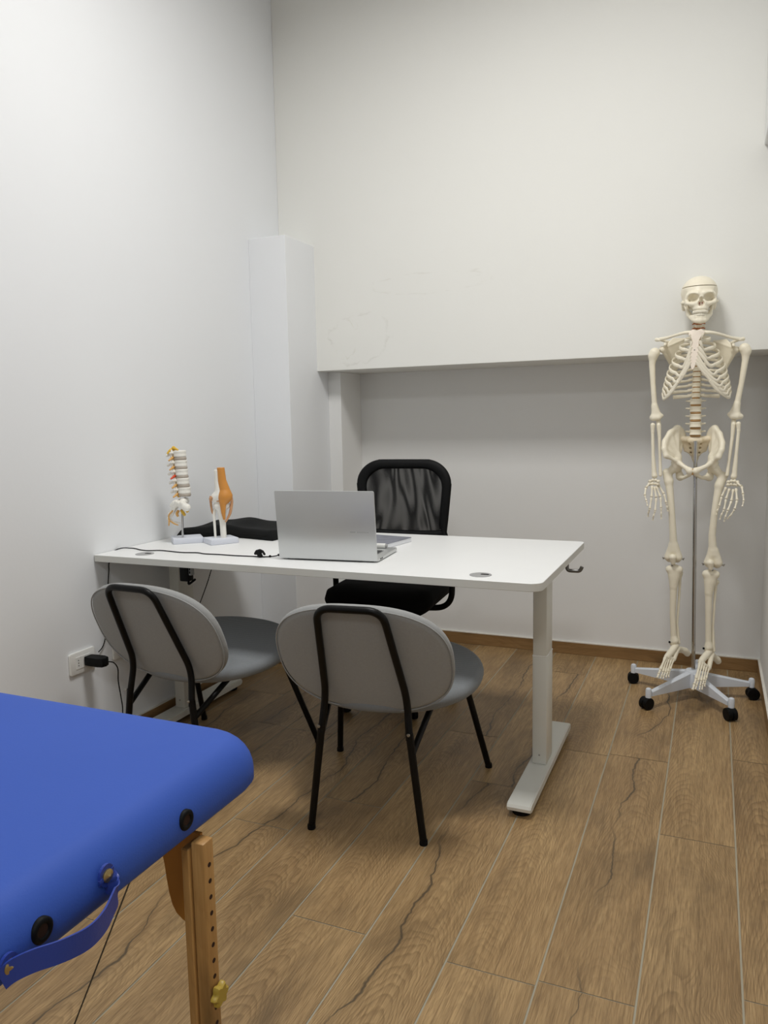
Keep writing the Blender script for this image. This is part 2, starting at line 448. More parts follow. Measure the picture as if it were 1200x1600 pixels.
def plank_floor(name):
    """oak-look porcelain planks: arches, straight fibres, dark wandering cracks and smoky knots laid out per plank"""
    mt, nt, b = newmat(name); L = nt.links.new
    K = (0, 0, 0, 1); W = (1, 1, 1, 1)
    def mth(op, a, c=None, d=None, clamp=False):
        n = N(nt, 'ShaderNodeMath', operation=op); n.use_clamp = clamp
        for i, v in enumerate((a, c, d)):
            if v is None: continue
            if isinstance(v, (int, float)): n.inputs[i].default_value = v
            else: L(v, n.inputs[i])
        return n.outputs[0]
    def ramp(v, stops):
        r = N(nt, 'ShaderNodeValToRGB'); e = r.color_ramp.elements
        e[0].position, e[0].color = stops[0]; e[1].position, e[1].color = stops[-1]
        for p, c in stops[1:-1]: q = e.new(p); q.color = c
        L(v, r.inputs[0]); return r.outputs[0]
    def mix(f, a, c):
        n = N(nt, 'ShaderNodeMix'); n.data_type = 'RGBA'; L(f, n.inputs[0])
        for i, v in ((6, a), (7, c)):
            if isinstance(v, tuple): n.inputs[i].default_value = v
            else: L(v, n.inputs[i])
        return n.outputs[2]
    tc = N(nt, 'ShaderNodeTexCoord')
    at = N(nt, 'ShaderNodeAttribute'); at.attribute_name = 'tile'
    uv = N(nt, 'ShaderNodeAttribute'); uv.attribute_name = 'plank'
    sr = N(nt, 'ShaderNodeSeparateColor'); L(at.outputs['Color'], sr.inputs[0]); r1, r2, r3 = sr.outputs[0], sr.outputs[1], sr.outputs[2]
    su = N(nt, 'ShaderNodeSeparateColor'); L(uv.outputs['Color'], su.inputs[0]); u, v = su.outputs[0], su.outputs[1]
    sc = N(nt, 'ShaderNodeVectorMath', operation='SCALE'); sc.inputs['Scale'].default_value = 37.0; L(at.outputs['Color'], sc.inputs[0])
    ad = N(nt, 'ShaderNodeVectorMath', operation='ADD'); L(tc.outputs['Object'], ad.inputs[0]); L(sc.outputs[0], ad.inputs[1]); base = ad.outputs[0]
    def noise(sx, sy, scale, det=3, rg=.5, dist=0.0):
        mp = N(nt, 'ShaderNodeMapping'); mp.inputs['Scale'].default_value = (sx, sy, 1); L(base, mp.inputs[0])
        n = N(nt, 'ShaderNodeTexNoise'); n.inputs['Scale'].default_value = scale; n.inputs['Detail'].default_value = det
        n.inputs['Roughness'].default_value = rg; n.inputs['Distortion'].default_value = dist; L(mp.outputs[0], n.inputs['Vector']); return n.outputs['Fac']
    warp = noise(1, .45, 5.5, 4, .55); warp2 = noise(1, .3, 22, 3)
    # nested arches
    cu = mth('ADD', mth('MULTIPLY', mth('SUBTRACT', r1, .5), .5), .5)
    du = mth('SUBTRACT', mth('ADD', u, mth('MULTIPLY', mth('SUBTRACT', warp, .5), .30)), cu)
    fld = mth('ADD', mth('MULTIPLY', mth('MULTIPLY', du, du), 46.0), mth('MULTIPLY', v, mth('ADD', mth('MULTIPLY', r2, 30.0), 12.0)))
    fld = mth('ADD', fld, mth('ADD', mth('MULTIPLY', warp, 9.0), mth('MULTIPLY', warp2, 1.6)))
    ring = ramp(mth('FRACT', fld), [(0, K), (.5, (.35,) * 3 + (1,)), (.82, W), (1, K)])
    rmask = ramp(noise(1, .35, 4.5, 2), [(.38, (.25,) * 3 + (1,)), (.62, W)])
    fib = noise(1, .045, 330, 3, .65); fib2 = noise(1, .04, 90, 3, .6); tone = noise(1, .25, 6.0, 3, .55)
    c = mix(ramp(tone, [(.3, K), (.7, W)]), srgb(188, 157, 112), srgb(160, 130, 90))
    c = mix(mth('MULTIPLY', mth('MULTIPLY', ring, rmask), .50), c, srgb(104, 80, 50))
    c = mix(mth('MULTIPLY', ramp(fib2, [(.42, K), (.68, W)]), .34), c, srgb(108, 84, 55))
    c = mix(mth('MULTIPLY', ramp(fib, [(.42, K), (.64, W)]), .55), c, srgb(108, 84, 54))
    c = mix(mth('MULTIPLY', ramp(noise(1, .05, 260, 2, .6), [(.55, K), (.72, W)]), .25), c, srgb(206, 178, 132))
    # smoky knots
    kn = ramp(noise(1, .40, 4.6, 4, .6, .5), [(.53, K), (.70, W)])
    c = mix(mth('MULTIPLY', kn, .60), c, srgb(96, 78, 55))
    # wandering cracks
    pathn = noise(.02, 1, 1.6, 6, .52)
    cx = mth('ADD', mth('MULTIPLY', mth('SUBTRACT', pathn, .5), 1.5), mth('ADD', mth('MULTIPLY', r3, .5), .25))
    d = mth('ABSOLUTE', mth('SUBTRACT', u, cx), None)
    wd = mth('ADD', mth('MULTIPLY', ramp(noise(.02, 1, 7, 3), [(.35, K), (.7, W)]),   .026), .006)
    core = mth('SUBTRACT', 1.0, mth('DIVIDE', d, wd), clamp=True); core = mth('MULTIPLY', core, 1.6, clamp=True)
    halo = mth('SUBTRACT', 1.0, mth('DIVIDE', d, .11), clamp=True)
    on = ramp(noise(.02, 1, 1.6, 2), [(.36, K), (.46, W)]); sel = mth('GREATER_THAN', r1, .40)
    msk = mth('MULTIPLY', on, sel)
    c = mix(mth('MULTIPLY', mth('MULTIPLY', halo, msk), .38), c, srgb(112, 90, 62))
    c = mix(mth('MULTIPLY', mth('MULTIPLY', core, msk), .80), c, srgb(74, 64, 50))
    hv = N(nt, 'ShaderNodeHueSaturation'); L(c, hv.inputs['Color'])
    mr = N(nt, 'ShaderNodeMapRange'); mr.inputs[3].default_value = .94; mr.inputs[4].default_value = 1.12; L(r2, mr.inputs[0]); L(mr.outputs[0], hv.inputs['Value'])
    L(hv.outputs[0], b.inputs['Base Color'])
    b.inputs['Roughness'].default_value = .44; b.inputs['Specular IOR Level'].default_value = .4
    bp = N(nt, 'ShaderNodeBump'); bp.inputs['Strength'].default_value = .15; bp.inputs['Distance'].default_value = .001
    L(mth('ADD', fib, ring), bp.inputs['Height']); L(bp.outputs[0], b.inputs['Normal'])
    return mt

M = {}
M['wall'] = wall_mat('wall_paint', (240, 240, 238))
M['wall_cool_light'] = wall_mat('wall_paint_cool_light', (238, 240, 242))  # same white paint, with the bluer light on the left put into its colour
M['header'] = wall_mat('wall_paint_repaired', (240, 240, 235), patches=[
    (-1.62, 1.60, .17, .13, 1.0, (206, 204, 195), .45), (-1.70, 1.60, .07, .10, 4.0, (208, 206, 190), .4),
    (-1.25, 1.83, .30, .05, 7.0, (214, 211, 202), .35), (-1.66, 1.66, .04, .03, 9.0, (205, 202, 176), .5)])
M['floor'] = plank_floor('oak_look_tile')
M['skirting'] = wood_tile('oak_look_skirting', (172, 137, 92), (152, 118, 76), (112, 83, 50), use_attr=False, along='x')
M['skirting_y'] = wood_tile('oak_look_skirting_side', (172, 137, 92), (152, 118, 76), (112, 83, 50), use_attr=False, along='y')
M['grout'] = mat('grout', (170, 163, 143), .8)
M['bead'] = mat('white_sealant', (232, 228, 218), .6)
M['desk_top'] = mat('white_laminate', (240, 241, 240), .38, var=.01, bump=.03, bscale=400)
M['desk_edge'] = mat('white_edge', (222, 222, 216), .5, var=.01)
M['desk_steel'] = mat('white_powder_coat', (226, 226, 218), .42, var=.015, bump=.04, bscale=500)
M['black_plastic'] = mat('black_plastic', (8, 9, 10), .6, var=.1, spec=.2)
M['black_rubber'] = mat('black_rubber', (9, 9, 9), .75, var=.1, spec=.2)
M['black_metal'] = mat('black_powder_coat', (7, 7, 7), .4, var=.1, bump=.03, bscale=600, spec=.22)
M['grey_metal'] = mat('grey_metal', (120, 120, 118), .35, .8)
M['chrome'] = mat('chrome', (190, 190, 190), .16, 1.0, var=.03)
M['steel'] = mat('brushed_steel', (170, 168, 162), .3, .9)
M['silver'] = mat('silver_aluminium', (206, 208, 208), .38, .62, var=.02)
M['silver_dark'] = mat('keyboard_deck', (120, 123, 124), .4, .5, var=.05)
M['silver_logo'] = mat('engraved_mark', (176, 178, 178), .5, .5)
M['screen'] = mat('dark_screen', (12, 12, 14), .12)
M['key'] = mat('dark_keys', (48, 49, 50), .5)
M['white_plastic'] = mat('white_plastic', (236, 236, 232), .35, var=.01)
M['grommet'] = mat('grey_grommet', (158, 158, 158), .4, var=.02)
M['bone'] = mat('ivory_bone', (246, 238, 216), .38, var=.05, vscale=25, bump=.05, bscale=300, spec=.45)
M['bone_face'] = mat('ivory_bone_warm', (242, 228, 200), .38, var=.04, vscale=25, spec=.45)
M['tooth'] = mat('tooth_enamel', (240, 234, 216), .25, var=.03)
M['cartilage'] = mat('cartilage', (236, 228, 208), .3, var=.04, spec=.5)
M['sternum'] = mat('sternum_bone', (243, 230, 214), .36, var=.05)
M['nasal'] = mat('nasal_pink', (196, 140, 132), .5)
M['disc'] = mat('disc_brown', (176, 138, 88), .45, var=.1)
M['disc_orange'] = mat('disc_orange', (196, 122, 72), .4, var=.15)
M['nerve'] = mat('nerve_yellow', (222, 178, 52), .4, var=.12)
M['nerve_pale'] = mat('nerve_ochre', (214, 164, 92), .4, var=.12)
M['red'] = mat('red_disc', (214, 74, 34), .4, var=.1)
M['model_white'] = mat('model_white_bone', (240, 238, 230), .4, var=.03)
M['model_grey'] = mat('model_grey_disc', (178, 168, 156), .5, var=.06)
M['model_base'] = mat('model_base_plastic', (218, 222, 232), .4, var=.02)
M['muscle'] = mat('ligament_orange', (206, 140, 62), .42, var=.12, vscale=30, stretch=(1, 1, .15))
M['ligament'] = mat('ligament_tan', (196, 148, 108), .45, var=.15, vscale=60)
M['stand_white'] = mat('stand_white_plastic', (222, 228, 236), .4, var=.02)
M['vinyl'] = mat('blue_vinyl', (58, 92, 184), .62, var=.03, vscale=6, bump=.10, bscale=350, spec=.25)
M['vinyl_strap'] = mat('blue_vinyl_strap', (44, 68, 158), .42, var=.06, bump=.15, bscale=300)
M['beech'] = wood_tile('beech_wood', (202, 158, 98), (190, 145, 86), (156, 112, 60), rough=.45, use_attr=False, along='z')
M['plywood'] = mat('plywood_gusset', (190, 128, 48), .5, var=.12, vscale=14, stretch=(1, 1, .2))
M['hole'] = mat('peg_hole_dark', (52, 28, 12), .9)
M['knob'] = mat('olive_brass_knob', (186, 158, 62), .4, var=.08)
M['brass'] = mat('brass_rivet', (190, 170, 120), .3, .9)
M['cushion'] = mat('black_cushion_cover', (17, 18, 18), .8, var=.2, bump=.25, bscale=500, spec=.2)
M['seat_fabric_black'] = mat('black_seat_fabric', (13, 13, 14), .9, var=.2, bump=.3, bscale=600, spec=.15)
M['notebook'] = mat('notebook_cover', (128, 130, 140), .5, var=.45, vscale=30)
M['paper'] = mat('paper', (232, 234, 238), .7, var=.04)
M['green'] = mat('green_sleeve', (120, 180, 130), .5)

def fabric(name, rgb, sc=900):
    mt, nt, b = newmat(name); L = nt.links.new
    tc = N(nt, 'ShaderNodeTexCoord')
    w1 = N(nt, 'ShaderNodeTexWave'); w1.bands_direction = 'X'; w1.inputs['Scale'].default_value = sc / 6
    w2 = N(nt, 'ShaderNodeTexWave'); w2.bands_direction = 'Z'; w2.inputs['Scale'].default_value = sc / 6
    for q in (w1, w2): q.inputs['Distortion'].default_value = 1.5; L(tc.outputs['Object'], q.inputs['Vector'])
    no = N(nt, 'ShaderNodeTexNoise'); no.inputs['Scale'].default_value = 160; L(tc.outputs['Object'], no.inputs['Vector'])
    mu = N(nt, 'ShaderNodeMath', operation='MULTIPLY'); L(w1.outputs['Fac'], mu.inputs[0]); L(w2.outputs['Fac'], mu.inputs[1])
    ad = N(nt, 'ShaderNodeMath', operation='ADD'); L(mu.outputs[0], ad.inputs[0]); L(no.outputs['Fac'], ad.inputs[1])
    mr = N(nt, 'ShaderNodeMapRange'); mr.inputs[2].default_value = 2.0; mr.inputs[3].default_value = .86; mr.inputs[4].default_value = 1.14; L(ad.outputs[0], mr.inputs[0])
    hs = N(nt, 'ShaderNodeHueSaturation'); hs.inputs['Color'].default_value = srgb(*rgb); L(mr.outputs[0], hs.inputs['Value'])
    L(hs.outputs[0], b.inputs['Base Color']); b.inputs['Roughness'].default_value = .88; b.inputs['Specular IOR Level'].default_value = .2
    b.inputs['Sheen Weight'].default_value = .15
    bp = N(nt, 'ShaderNodeBump'); bp.inputs['Strength'].default_value = .2; bp.inputs['Distance'].default_value = .001
    L(ad.outputs[0], bp.inputs['Height']); L(bp.outputs[0], b.inputs['Normal'])
    return mt
M['grey_fabric'] = fabric('grey_upholstery', (158, 159, 158))
M['grey_seat'] = fabric('grey_seat_upholstery', (132, 136, 139))

def mesh_net(name):
    """see-through office chair net with its moire put in as wavy bands"""
    mt, nt, b = newmat(name); L = nt.links.new
    tc = N(nt, 'ShaderNodeTexCoord')
    mp = N(nt, 'ShaderNodeMapping'); mp.inputs['Scale'].default_value = (1, 1, .28); L(tc.outputs['Object'], mp.inputs[0])
    no = N(nt, 'ShaderNodeTexNoise'); no.inputs['Scale'].default_value = 5.0; no.inputs['Detail'].default_value = 2; no.inputs['Distortion'].default_value = .8; L(mp.outputs[0], no.inputs['Vector'])
    mu = N(nt, 'ShaderNodeMath', operation='MULTIPLY'); mu.inputs[1].default_value = 58; L(no.outputs['Fac'], mu.inputs[0])
    sn = N(nt, 'ShaderNodeMath', operation='SINE'); L(mu.outputs[0], sn.inputs[0])  # moire bands, drawn by varying the net's transparency
    mr = N(nt, 'ShaderNodeMapRange'); mr.inputs[1].default_value = -1; mr.inputs[3].default_value = .0; mr.inputs[4].default_value = .17; L(sn.outputs[0], mr.inputs[0])
    tr = N(nt, 'ShaderNodeBsdfTransparent'); ms = N(nt, 'ShaderNodeMixShader')
    b.inputs['Base Color'].default_value = srgb(34, 34, 34); b.inputs['Roughness'].default_value = .8; b.inputs['Specular IOR Level'].default_value = .2
    L(mr.outputs[0], ms.inputs[0]); L(b.outputs[0], ms.inputs[1]); L(tr.outputs[0], ms.inputs[2])
    out = [n for n in nt.nodes if n.type == 'OUTPUT_MATERIAL'][0]; L(ms.outputs[0], out.inputs['Surface'])
    return mt
M['net'] = mesh_net('black_net')

# ================================================================== ROOM
XL, XR, YB, YN, YF, ZC = -2.052, 0.222, 3.49, 3.85, -3.6, 3.6
XB = 2.2
ZS = 1.446
def struct(name, lo, hi, mt, bevel=0.0):
    bm = bm_new(); box(bm, lo, hi, bevel)
    return tag(obj(name, bm, mt), kind='structure')

# floor: plank tiles over a grout bed
fb = bm_new()
gx = .0042
cols_y = {-1: .55, -2: 1.3, -3: 1.75, -4: .9, -5: 1.45, -6: .3, -7: 1.1, -8: .7, -9: 1.0, -10: 1.5, 0: 1.608, 1: 1.012, 2: 1.507, 3: 1.490, 4: 1.14, 5: 1.506, 6: 2.063, 7: 1.844, 8: 1.31, 9: 2.52, 10: 1.62, 11: 1.95}
tl = []; tuv = []
for c in range(-10, 12):
    x1 = .286 - .2 * c; x0 = x1 - .2
    y0 = cols_y[c]
    while y0 > YF: y0 -= 1.2
    while y0 < YN + .1:
        a, b_ = max(x0 + gx / 2, XL - .05), min(x1 - gx / 2, XB + .05); p, q = max(y0 + gx * .30, YF - .05), min(y0 + 1.2 - gx * .30, YN + .08)
        if b_ > a and q > p:
            vs = [fb.verts.new(v) for v in ((a, p, 0), (b_, p, 0), (b_, q, 0), (a, q, 0))]
            f = fb.faces.new(vs); tl.append((random.random(), random.random(), random.random())); tuv.append([((vx - x0) / .2, (vy - y0) / 1.2, 0, 1) for vx, vy in ((a, p), (b_, p), (b_, q), (a, q))])
        y0 += 1.2
vs = [fb.verts.new(v) for v in ((XL - .1, YF - .1, -.0012), (XB + .1, YF - .1, -.0012), (XB + .1, YN + .12, -.0012), (XL - .1, YN + .12, -.0012))]
f = fb.faces.new(vs); f.material_index = 1; tl.append((0, 0, 0))
vs = [fb.verts.new(v) for v in ((XL - .1, YF - .1, -.06), (XB + .1, YF - .1, -.06), (XB + .1, YN + .12, -.06), (XL - .1, YN + .12, -.06))]
f = fb.faces.new(vs[::-1]); f.material_index = 1; tl.append((0, 0, 0))
me = bpy.data.meshes.new('floor'); fb.to_mesh(me); fb.free()
ca = me.color_attributes.new('tile', 'FLOAT_COLOR', 'CORNER')
for p in me.polygons:
    for li in p.loop_indices: ca.data[li].color = tl[p.index] + (1,)
ca2 = me.color_attributes.new('plank', 'FLOAT_COLOR', 'CORNER')
for p in me.polygons:
    if p.index < len(tuv):
        for k_, li in enumerate(p.loop_indices): ca2.data[li].color = tuv[p.index][k_]
tag(obj('floor', me, [M['floor'], M['grout']]), kind='structure')

struct('wall_left', (XL - .1, YF, -.06), (XL, YN, ZC), M['wall_cool_light'])
struct('wall_right', (XR, 2.0, -.06), (XR + .1, YN, ZC), M['wall'])
struct('wall_bay', (XB, YF, -.06), (XB + .1, 2.0, ZC), M['wall'])
struct('wall_return', (XR + .1, 2.0, -.06), (XB + .1, 2.1, ZC), M['wall'])
struct('wall_back', (XL - .1, YN, -.06), (XR + .1, YN + .1, ZC), M['wall'])
struct('wall_front', (XL - .1, YF - .1, -.06), (XB + .1, YF, ZC), M['wall'])
struct('ceiling', (XL - .1, YF - .1, ZC), (XB + .1, YN + .1, ZC + .1), M['wall'])
struct('trim_1', (XL, YB, ZS), (XR, YN, ZC), M['header'], .002)                 # header over the niche
struct('trim_2', (XL, 3.207, 0), (-1.854, YN, 2.055), M['wall_cool_light'], .002)     # pillar in the left corner
struct('trim_3', (-1.854, 3.604, 0), (-1.782, YN, ZS), M['wall'], .002)         # narrow pilaster
struct('trim_4', (0.146, 2.0, 2.232), (XR, YB, 2.75), M['wall'], .004)          # beam on the right wall

def skirting(name, lo, hi, mt, axis):
    bm = bm_new(); box(bm, lo, hi, .0015, 1, mi=0)
    lo2 = (lo[0], lo[1], hi[2]); hi2 = (hi[0], hi[1], hi[2] + .0045)
    box(bm, lo2, hi2, 0, mi=1)
    return tag(obj(name, bm, [mt, M['bead']]), kind='structure')
skirting('baseboard_back', (-1.782, YN - .01, 0), (XR - .01, YN, .06), M['skirting'], 'x')
skirting('baseboard_left', (XL, YF, 0), (XL + .01, 3.207, .06), M['skirting_y'], 'y')
skirting('baseboard_right', (XR - .01, 2.0, 0), (XR, YN, .06), M['skirting_y'], 'y')
skirting('baseboard_pillar', (XL + .01, 3.197, 0), (-1.844, 3.207, .06), M['skirting'], 'x')
skirting('baseboard_niche', (-1.854, 3.207, 0), (-1.844, 3.594, .06), M['skirting_y'], 'y')
skirting('baseboard_pilaster', (-1.844, 3.594, 0), (-1.772, 3.604, .06), M['skirting'], 'x')

# ================================================================== DESK
ZT = .73
desk = thing('desk', 'white height-adjustable desk with rounded corners on two steel legs', 'desk', (-1.2415, 2.4975, 0))
bm = bm_new()
HX, HY = .8085, .395
rings = []
for ins, z in ((.0012, .7055), (0, .7067), (0, .7288), (.0012, ZT)):
    ring = []
    for (sx, sy, a0, r) in ((1, 1, 0, .022), (-1, 1, 90, .012), (-1, -1, 180, .004), (1, -1, 270, .036)):
        for k in range(11):
            a = math.radians(a0 + 9 * k); ring.append((sx * (HX - r) + (r - ins) * math.cos(a), sy * (HY - r) + (r - ins) * math.sin(a), z))
    rings.append(ring)
loft(bm, rings)
bm.normal_update()
for f in bm.faces:
    if abs(f.normal.z) < .5 or f.calc_center_median().z < .71: f.material_index = 1
obj('desktop', bm, [M['desk_top'], M['desk_edge']], desk, smooth=30)
for sx in (-1, 1):
    cx = sx * .7345
    bm = bm_new()   # foot: flat bar with rounded ends
    prof = [(-.335, .016), (-.345, .022), (-.347, .032), (-.342, .040), (-.33, .043), (.33, .043), (.342, .040), (.347, .032), (.345, .022), (.335, .016)]
    prism(bm, prof, 'x', cx - .037, cx + .037)
    bmesh.ops.bevel(bm, geom=[e for e in bm.edges if abs(e.verts[0].co.x - e.verts[1].co.x) < 1e-5], offset=.003, segments=2, affect='EDGES')
    ft = obj('foot', bm, M['desk_steel'], desk, smooth=35)
    for sy in (-1, 1):
        b2 = bm_new(); lathe(b2, [(.0, 0), (.026, 0), (.028, .003), (.028, .012), (.02, .018), (0, .018)], c=(cx, sy * .305, 0))
        obj('levelling_glide', b2, M['black_rubber'], ft, smooth=40)
    bm = bm_new(); box(bm, (cx - .024, -.052, .043), (cx + .024, .045, .415), .004, 2)
    col = obj('leg', bm, M['desk_steel'], desk, smooth=40)
    b2 = bm_new(); box(b2, (cx - .0244, -.0521, .411), (cx + .0244, .0456, .416), .001, 1); obj('leg_collar', b2, M['white_plastic'], col)
    b2 = bm_new(); box(b2, (cx - .0228, -.0512, .41), (cx + .0228, .041, .69), .003, 2); obj('leg_tube', b2, M['desk_steel'], col, smooth=40)
    b2 = bm_new(); lathe(b2, [(0, -.0525), (.003, -.0528), (.003, -.052), (0, -.052)], axis='y', c=(cx - .0, 0, .075), segs=10); obj('screw', b2, M['steel'], col)
    bm = bm_new(); box(bm, (cx - .03, -.30, .690), (cx + .03, .30, .7055), .002, 1); obj('support_bracket', bm, M['desk_steel'], desk)
bm = bm_new()
for y in (-.045, .045): box(bm, (-.71, y - .015, .675), (.71, y + .015, .7055), .002, 1)
obj('cross_rail', bm, M['desk_steel'], desk)
for gxp in (-.6395, .6135):
    bm = bm_new(); lathe(bm, [(0, ZT - .002), (.033, ZT - .002), (.033, ZT + .0012), (.030, ZT + .002), (0, ZT + .002)], c=(gxp, -.322, 0), segs=36)
    g = obj('cable_grommet', bm, M['grommet'], desk, smooth=40)
    b2 = bm_new(); slab(b2, .013, .006, .0055, ZT + .0018, ZT + .0026, .0002, c=(gxp + .012, -.318), n=5); obj('grommet_opening', b2, M['black_rubber'], g)
# control box under the left end, with socket face
bm = bm_new(); box(bm, (-.512, -.295, .632), (-.474, -.262, .706), .004, 2); cb = obj('control_box', bm, M['black_plastic'], desk, smooth=40)
b2 = bm_new(); box(b2, (-.474, -.292, .655), (-.462, -.272, .706), .002, 1); obj('socket_strip', b2, M['grommet'], cb)
b2 = bm_new()
for k in range(3): box(b2, (-.470, -.2935, .662 + .012 * k), (-.465, -.2915, .671 + .012 * k), 0)
obj('socket', b2, M['black_rubber'], cb)
b2 = bm_new(); tube(b2, catmull([(-.49, -.27, .634), (-.488, -.275, .620), (-.475, -.272, .628), (-.462, -.27, .638)], 6), .004, 8); obj('plug_lead', b2, M['black_rubber'], cb, smooth=60)
# grey hook under the right edge
bm = bm_new(); hk = fillet([(.792, .115, .706), (.792, .115, .672), (.835, .115, .672), (.842, .115, .688)], .012, 6)
tube(bm, hk, .0062, 12); obj('bag_hook', bm, M['grey_metal'], desk, smooth=60)

# ================================================================== VISITOR CHAIRS
def ellipse_pad(name, a, b_, th, ctr, tilt, mt, parent, dome=.35, p=2.3, curve=0.0):
    """flattened superellipse cushion in its own plane, tilted about x"""
    bm = bm_new(); seg = 64
    prof = []
    n = 10
    for k in range(n + 1):
        t = -PI / 2 + PI * k / n
        prof.append((math.cos(t), math.sin(t)))
    rings = []
    R = Matrix.Rotation(tilt, 3, 'X')
    for (c, s) in prof:
        ins = (1 - c) * th * .5
        ring = []
        for k in range(seg):
            an = 2 * PI * k / seg
            ca_, sa = math.cos(an), math.sin(an)
            x = math.copysign(abs(ca_) ** (2 / p), ca_) * (a - ins); y = math.copysign(abs(sa) ** (2 / p), sa) * (b_ - ins)
            z = s * th * .5
            z += curve * (x / a) ** 2
            ring.append(Vector(ctr) + R @ Vector((x, y, z)))
        rings.append(ring)
    # shallow dome: two inner rings each side
    def inner(sign, base):
        out = []
        for fr, dz in ((.8, .55), (.5, .85), (.15, 1.0)):
            ring = []
            for k in range(seg):
                an = 2 * PI * k / seg; ca_, sa = math.cos(an), math.sin(an)
                x = math.copysign(abs(ca_) ** (2 / p), ca_) * (a - th * .5) * fr; y = math.copysign(abs(sa) ** (2 / p), sa) * (b_ - th * .5) * fr
                ring.append(Vector(ctr) + R @ Vector((x, y, sign * (th * .5 + dz * th * dome * .3) + curve * (x / a) ** 2)))
            out.append(ring)
        return out
    lo_ = inner(-1, None)[::-1]; hi_ = inner(1, None)
    loft(bm, lo_ + rings + hi_)
    return obj(name, bm, mt, parent, smooth=60)

def visitor_chair(name, label, F, heading, group):
    """heading = unit (x,y) the sitter faces; F = middle between the rear feet"""
    rz = math.atan2(heading[1], heading[0]) - PI / 2
    t = thing(name, label, 'chair', (F[0], F[1], 0), rz, group)
    # backrest plane leans back: centre (0,-.035,.535); local y of pad runs up the slope
    lean = math.atan2(1.0, -.445)          # direction of slope in (y,z)
    br = ellipse_pad('backrest', .260, .186, .036, (0, .006, .528), lean, M['grey_fabric'], t, dome=.2, p=2.55, curve=-.014)
    # piping seam round the backrest
    R = Matrix.Rotation(lean, 3, 'X'); pts = []
    for k in range(64):
        an = 2 * PI * k / 64; ca_, sa = math.cos(an), math.sin(an); p = 2.55
        x = math.copysign(abs(ca_) ** (2 / p), ca_) * .2575; y = math.copysign(abs(sa) ** (2 / p), sa) * .1835
        pts.append(Vector((0, .006, .528)) + R @ Vector((x, y, .0150 - .014 * (x / .26) ** 2)))
    bm = bm_new(); tube(bm, pts, .0022, 6, closed=True); obj('piping', bm, M['grey_fabric'], br, smooth=80)
    ellipse_pad('seat', .292, .240, .046, (0, .290, .401), math.radians(8.5), M['grey_seat'], t, dome=.5, p=2.15)
    # rear frame hoop above the bends and two rear legs below
    bm = bm_new()
    hoop = fillet([(-.132, .006, .30), (-.122, .024, .412), (-.093, -.106, .695), (.093, -.106, .695), (.122, .024, .412), (.132, .006, .30)], .045, 8)
    # keep bends at the seat tighter
    tube(bm, hoop, .0105, 12); obj('back_frame', bm, M['black_metal'], t, smooth=60)
    for s in (-1, 1):
        bm = bm_new(); tube(bm, [(s * .131, .008, .32), (s * .17, 0, 0.004)], [.0112, .0105], 12)
        lg = obj('leg', bm, M['black_metal'], t, smooth=60)
        b2 = bm_new(); lathe(b2, [(0, 0), (.0118, 0), (.0122, .004), (.0118, .014), (0, .014)], c=(s * .17, 0, 0), segs=14); obj('leg_cap', b2, M['black_rubber'], lg, smooth=50)
        b2 = bm_new(); lathe(b2, [(0, -.0135), (.004, -.013), (.005, -.011), (0, -.010)], axis='y', c=(s * .1335, 0, .322), segs=12); obj('bolt', b2, M['steel'], lg)
        bm = bm_new(); tube(bm, [(s * .14, .004, .262), (s * .165, .19, .366), (s * .175, .25, .384)], .0095, 12); obj('brace', bm, M['black_metal'], t, smooth=60)
        bm = bm_new(); tube(bm, [(s * .205, .385, .398), (s * .271, .53, .004)], [.0105, .0105], 12)
        lg = obj('leg', bm, M['black_metal'], t, smooth=60)
        b2 = bm_new(); lathe(b2, [(0, 0), (.0118, 0), (.0122, .004), (.0118, .014), (0, .014)], c=(s * .271, .53, 0), segs=14); obj('leg_cap', b2, M['black_rubber'], lg, smooth=50)
    bm = bm_new()
    fr = fillet([(-.165, .18, .372), (-.205, .385, .398), (.205, .385, .398), (.165, .18, .372)], .04, 6)
    tube(bm, fr, .0095, 10); obj('seat_frame', bm, M['black_metal'], t, smooth=60)
    return t
visitor_chair('visitor_chair', 'grey oval-backed visitor chair nearest the right desk leg, all four feet in view', (-.892, 1.897), (-.114, .9935), None)
visitor_chair('visitor_chair', 'grey oval-backed visitor chair beside the wall socket, rear feet hidden by the blue table', (-1.637, 1.921), (.061, .998), None)

# ================================================================== OFFICE CHAIR
oc = thing('office_chair', 'black mesh-backed swivel office chair tucked in behind the desk', 'office chair', (-1.238, 2.95, 0), math.radians(3))
# local: sitter faces -y ; backrest at +y
bm = bm_new()
def back_outline(hw_t, hw_b, z0, z1, r, n=10):
    pts = []
    for (cx, cz, a0, a1) in ((hw_t - r, z1 - r, 0, 90), (-(hw_t - r), z1 - r, 90, 180)):
        for k in range(n + 1):
            a = math.radians(a0 + (a1 - a0) * k / n); pts.append((cx + r * math.cos(a), cz + r * math.sin(a) * .9 + .1 * r))
    pts += [(-hw_t, (z0 + z1) / 2 + .05), (-hw_b - .004, z0 + .03), (-hw_b + .01, z0), (hw_b - .01, z0), (hw_b + .004, z0 + .03), (hw_t, (z0 + z1) / 2 + .05)]
    return pts
def back_y(x, z): return .215 + .04 * max(0, (z - .62)) * 1.2 - .25 * x * x * 1.2
o_out = catmull([(x, 0, z) for x, z in [(p[0] - .016, p[1]) for p in back_outline(.220, .196, .668, 1.020, .12)]], 3, True)
o_in = catmull([(x, 0, z) for x, z in [(p[0] - .016, p[1]) for p in back_outline(.176, .158, .708, .978, .09)]], 3, True)
nn = len(o_out); RR = []
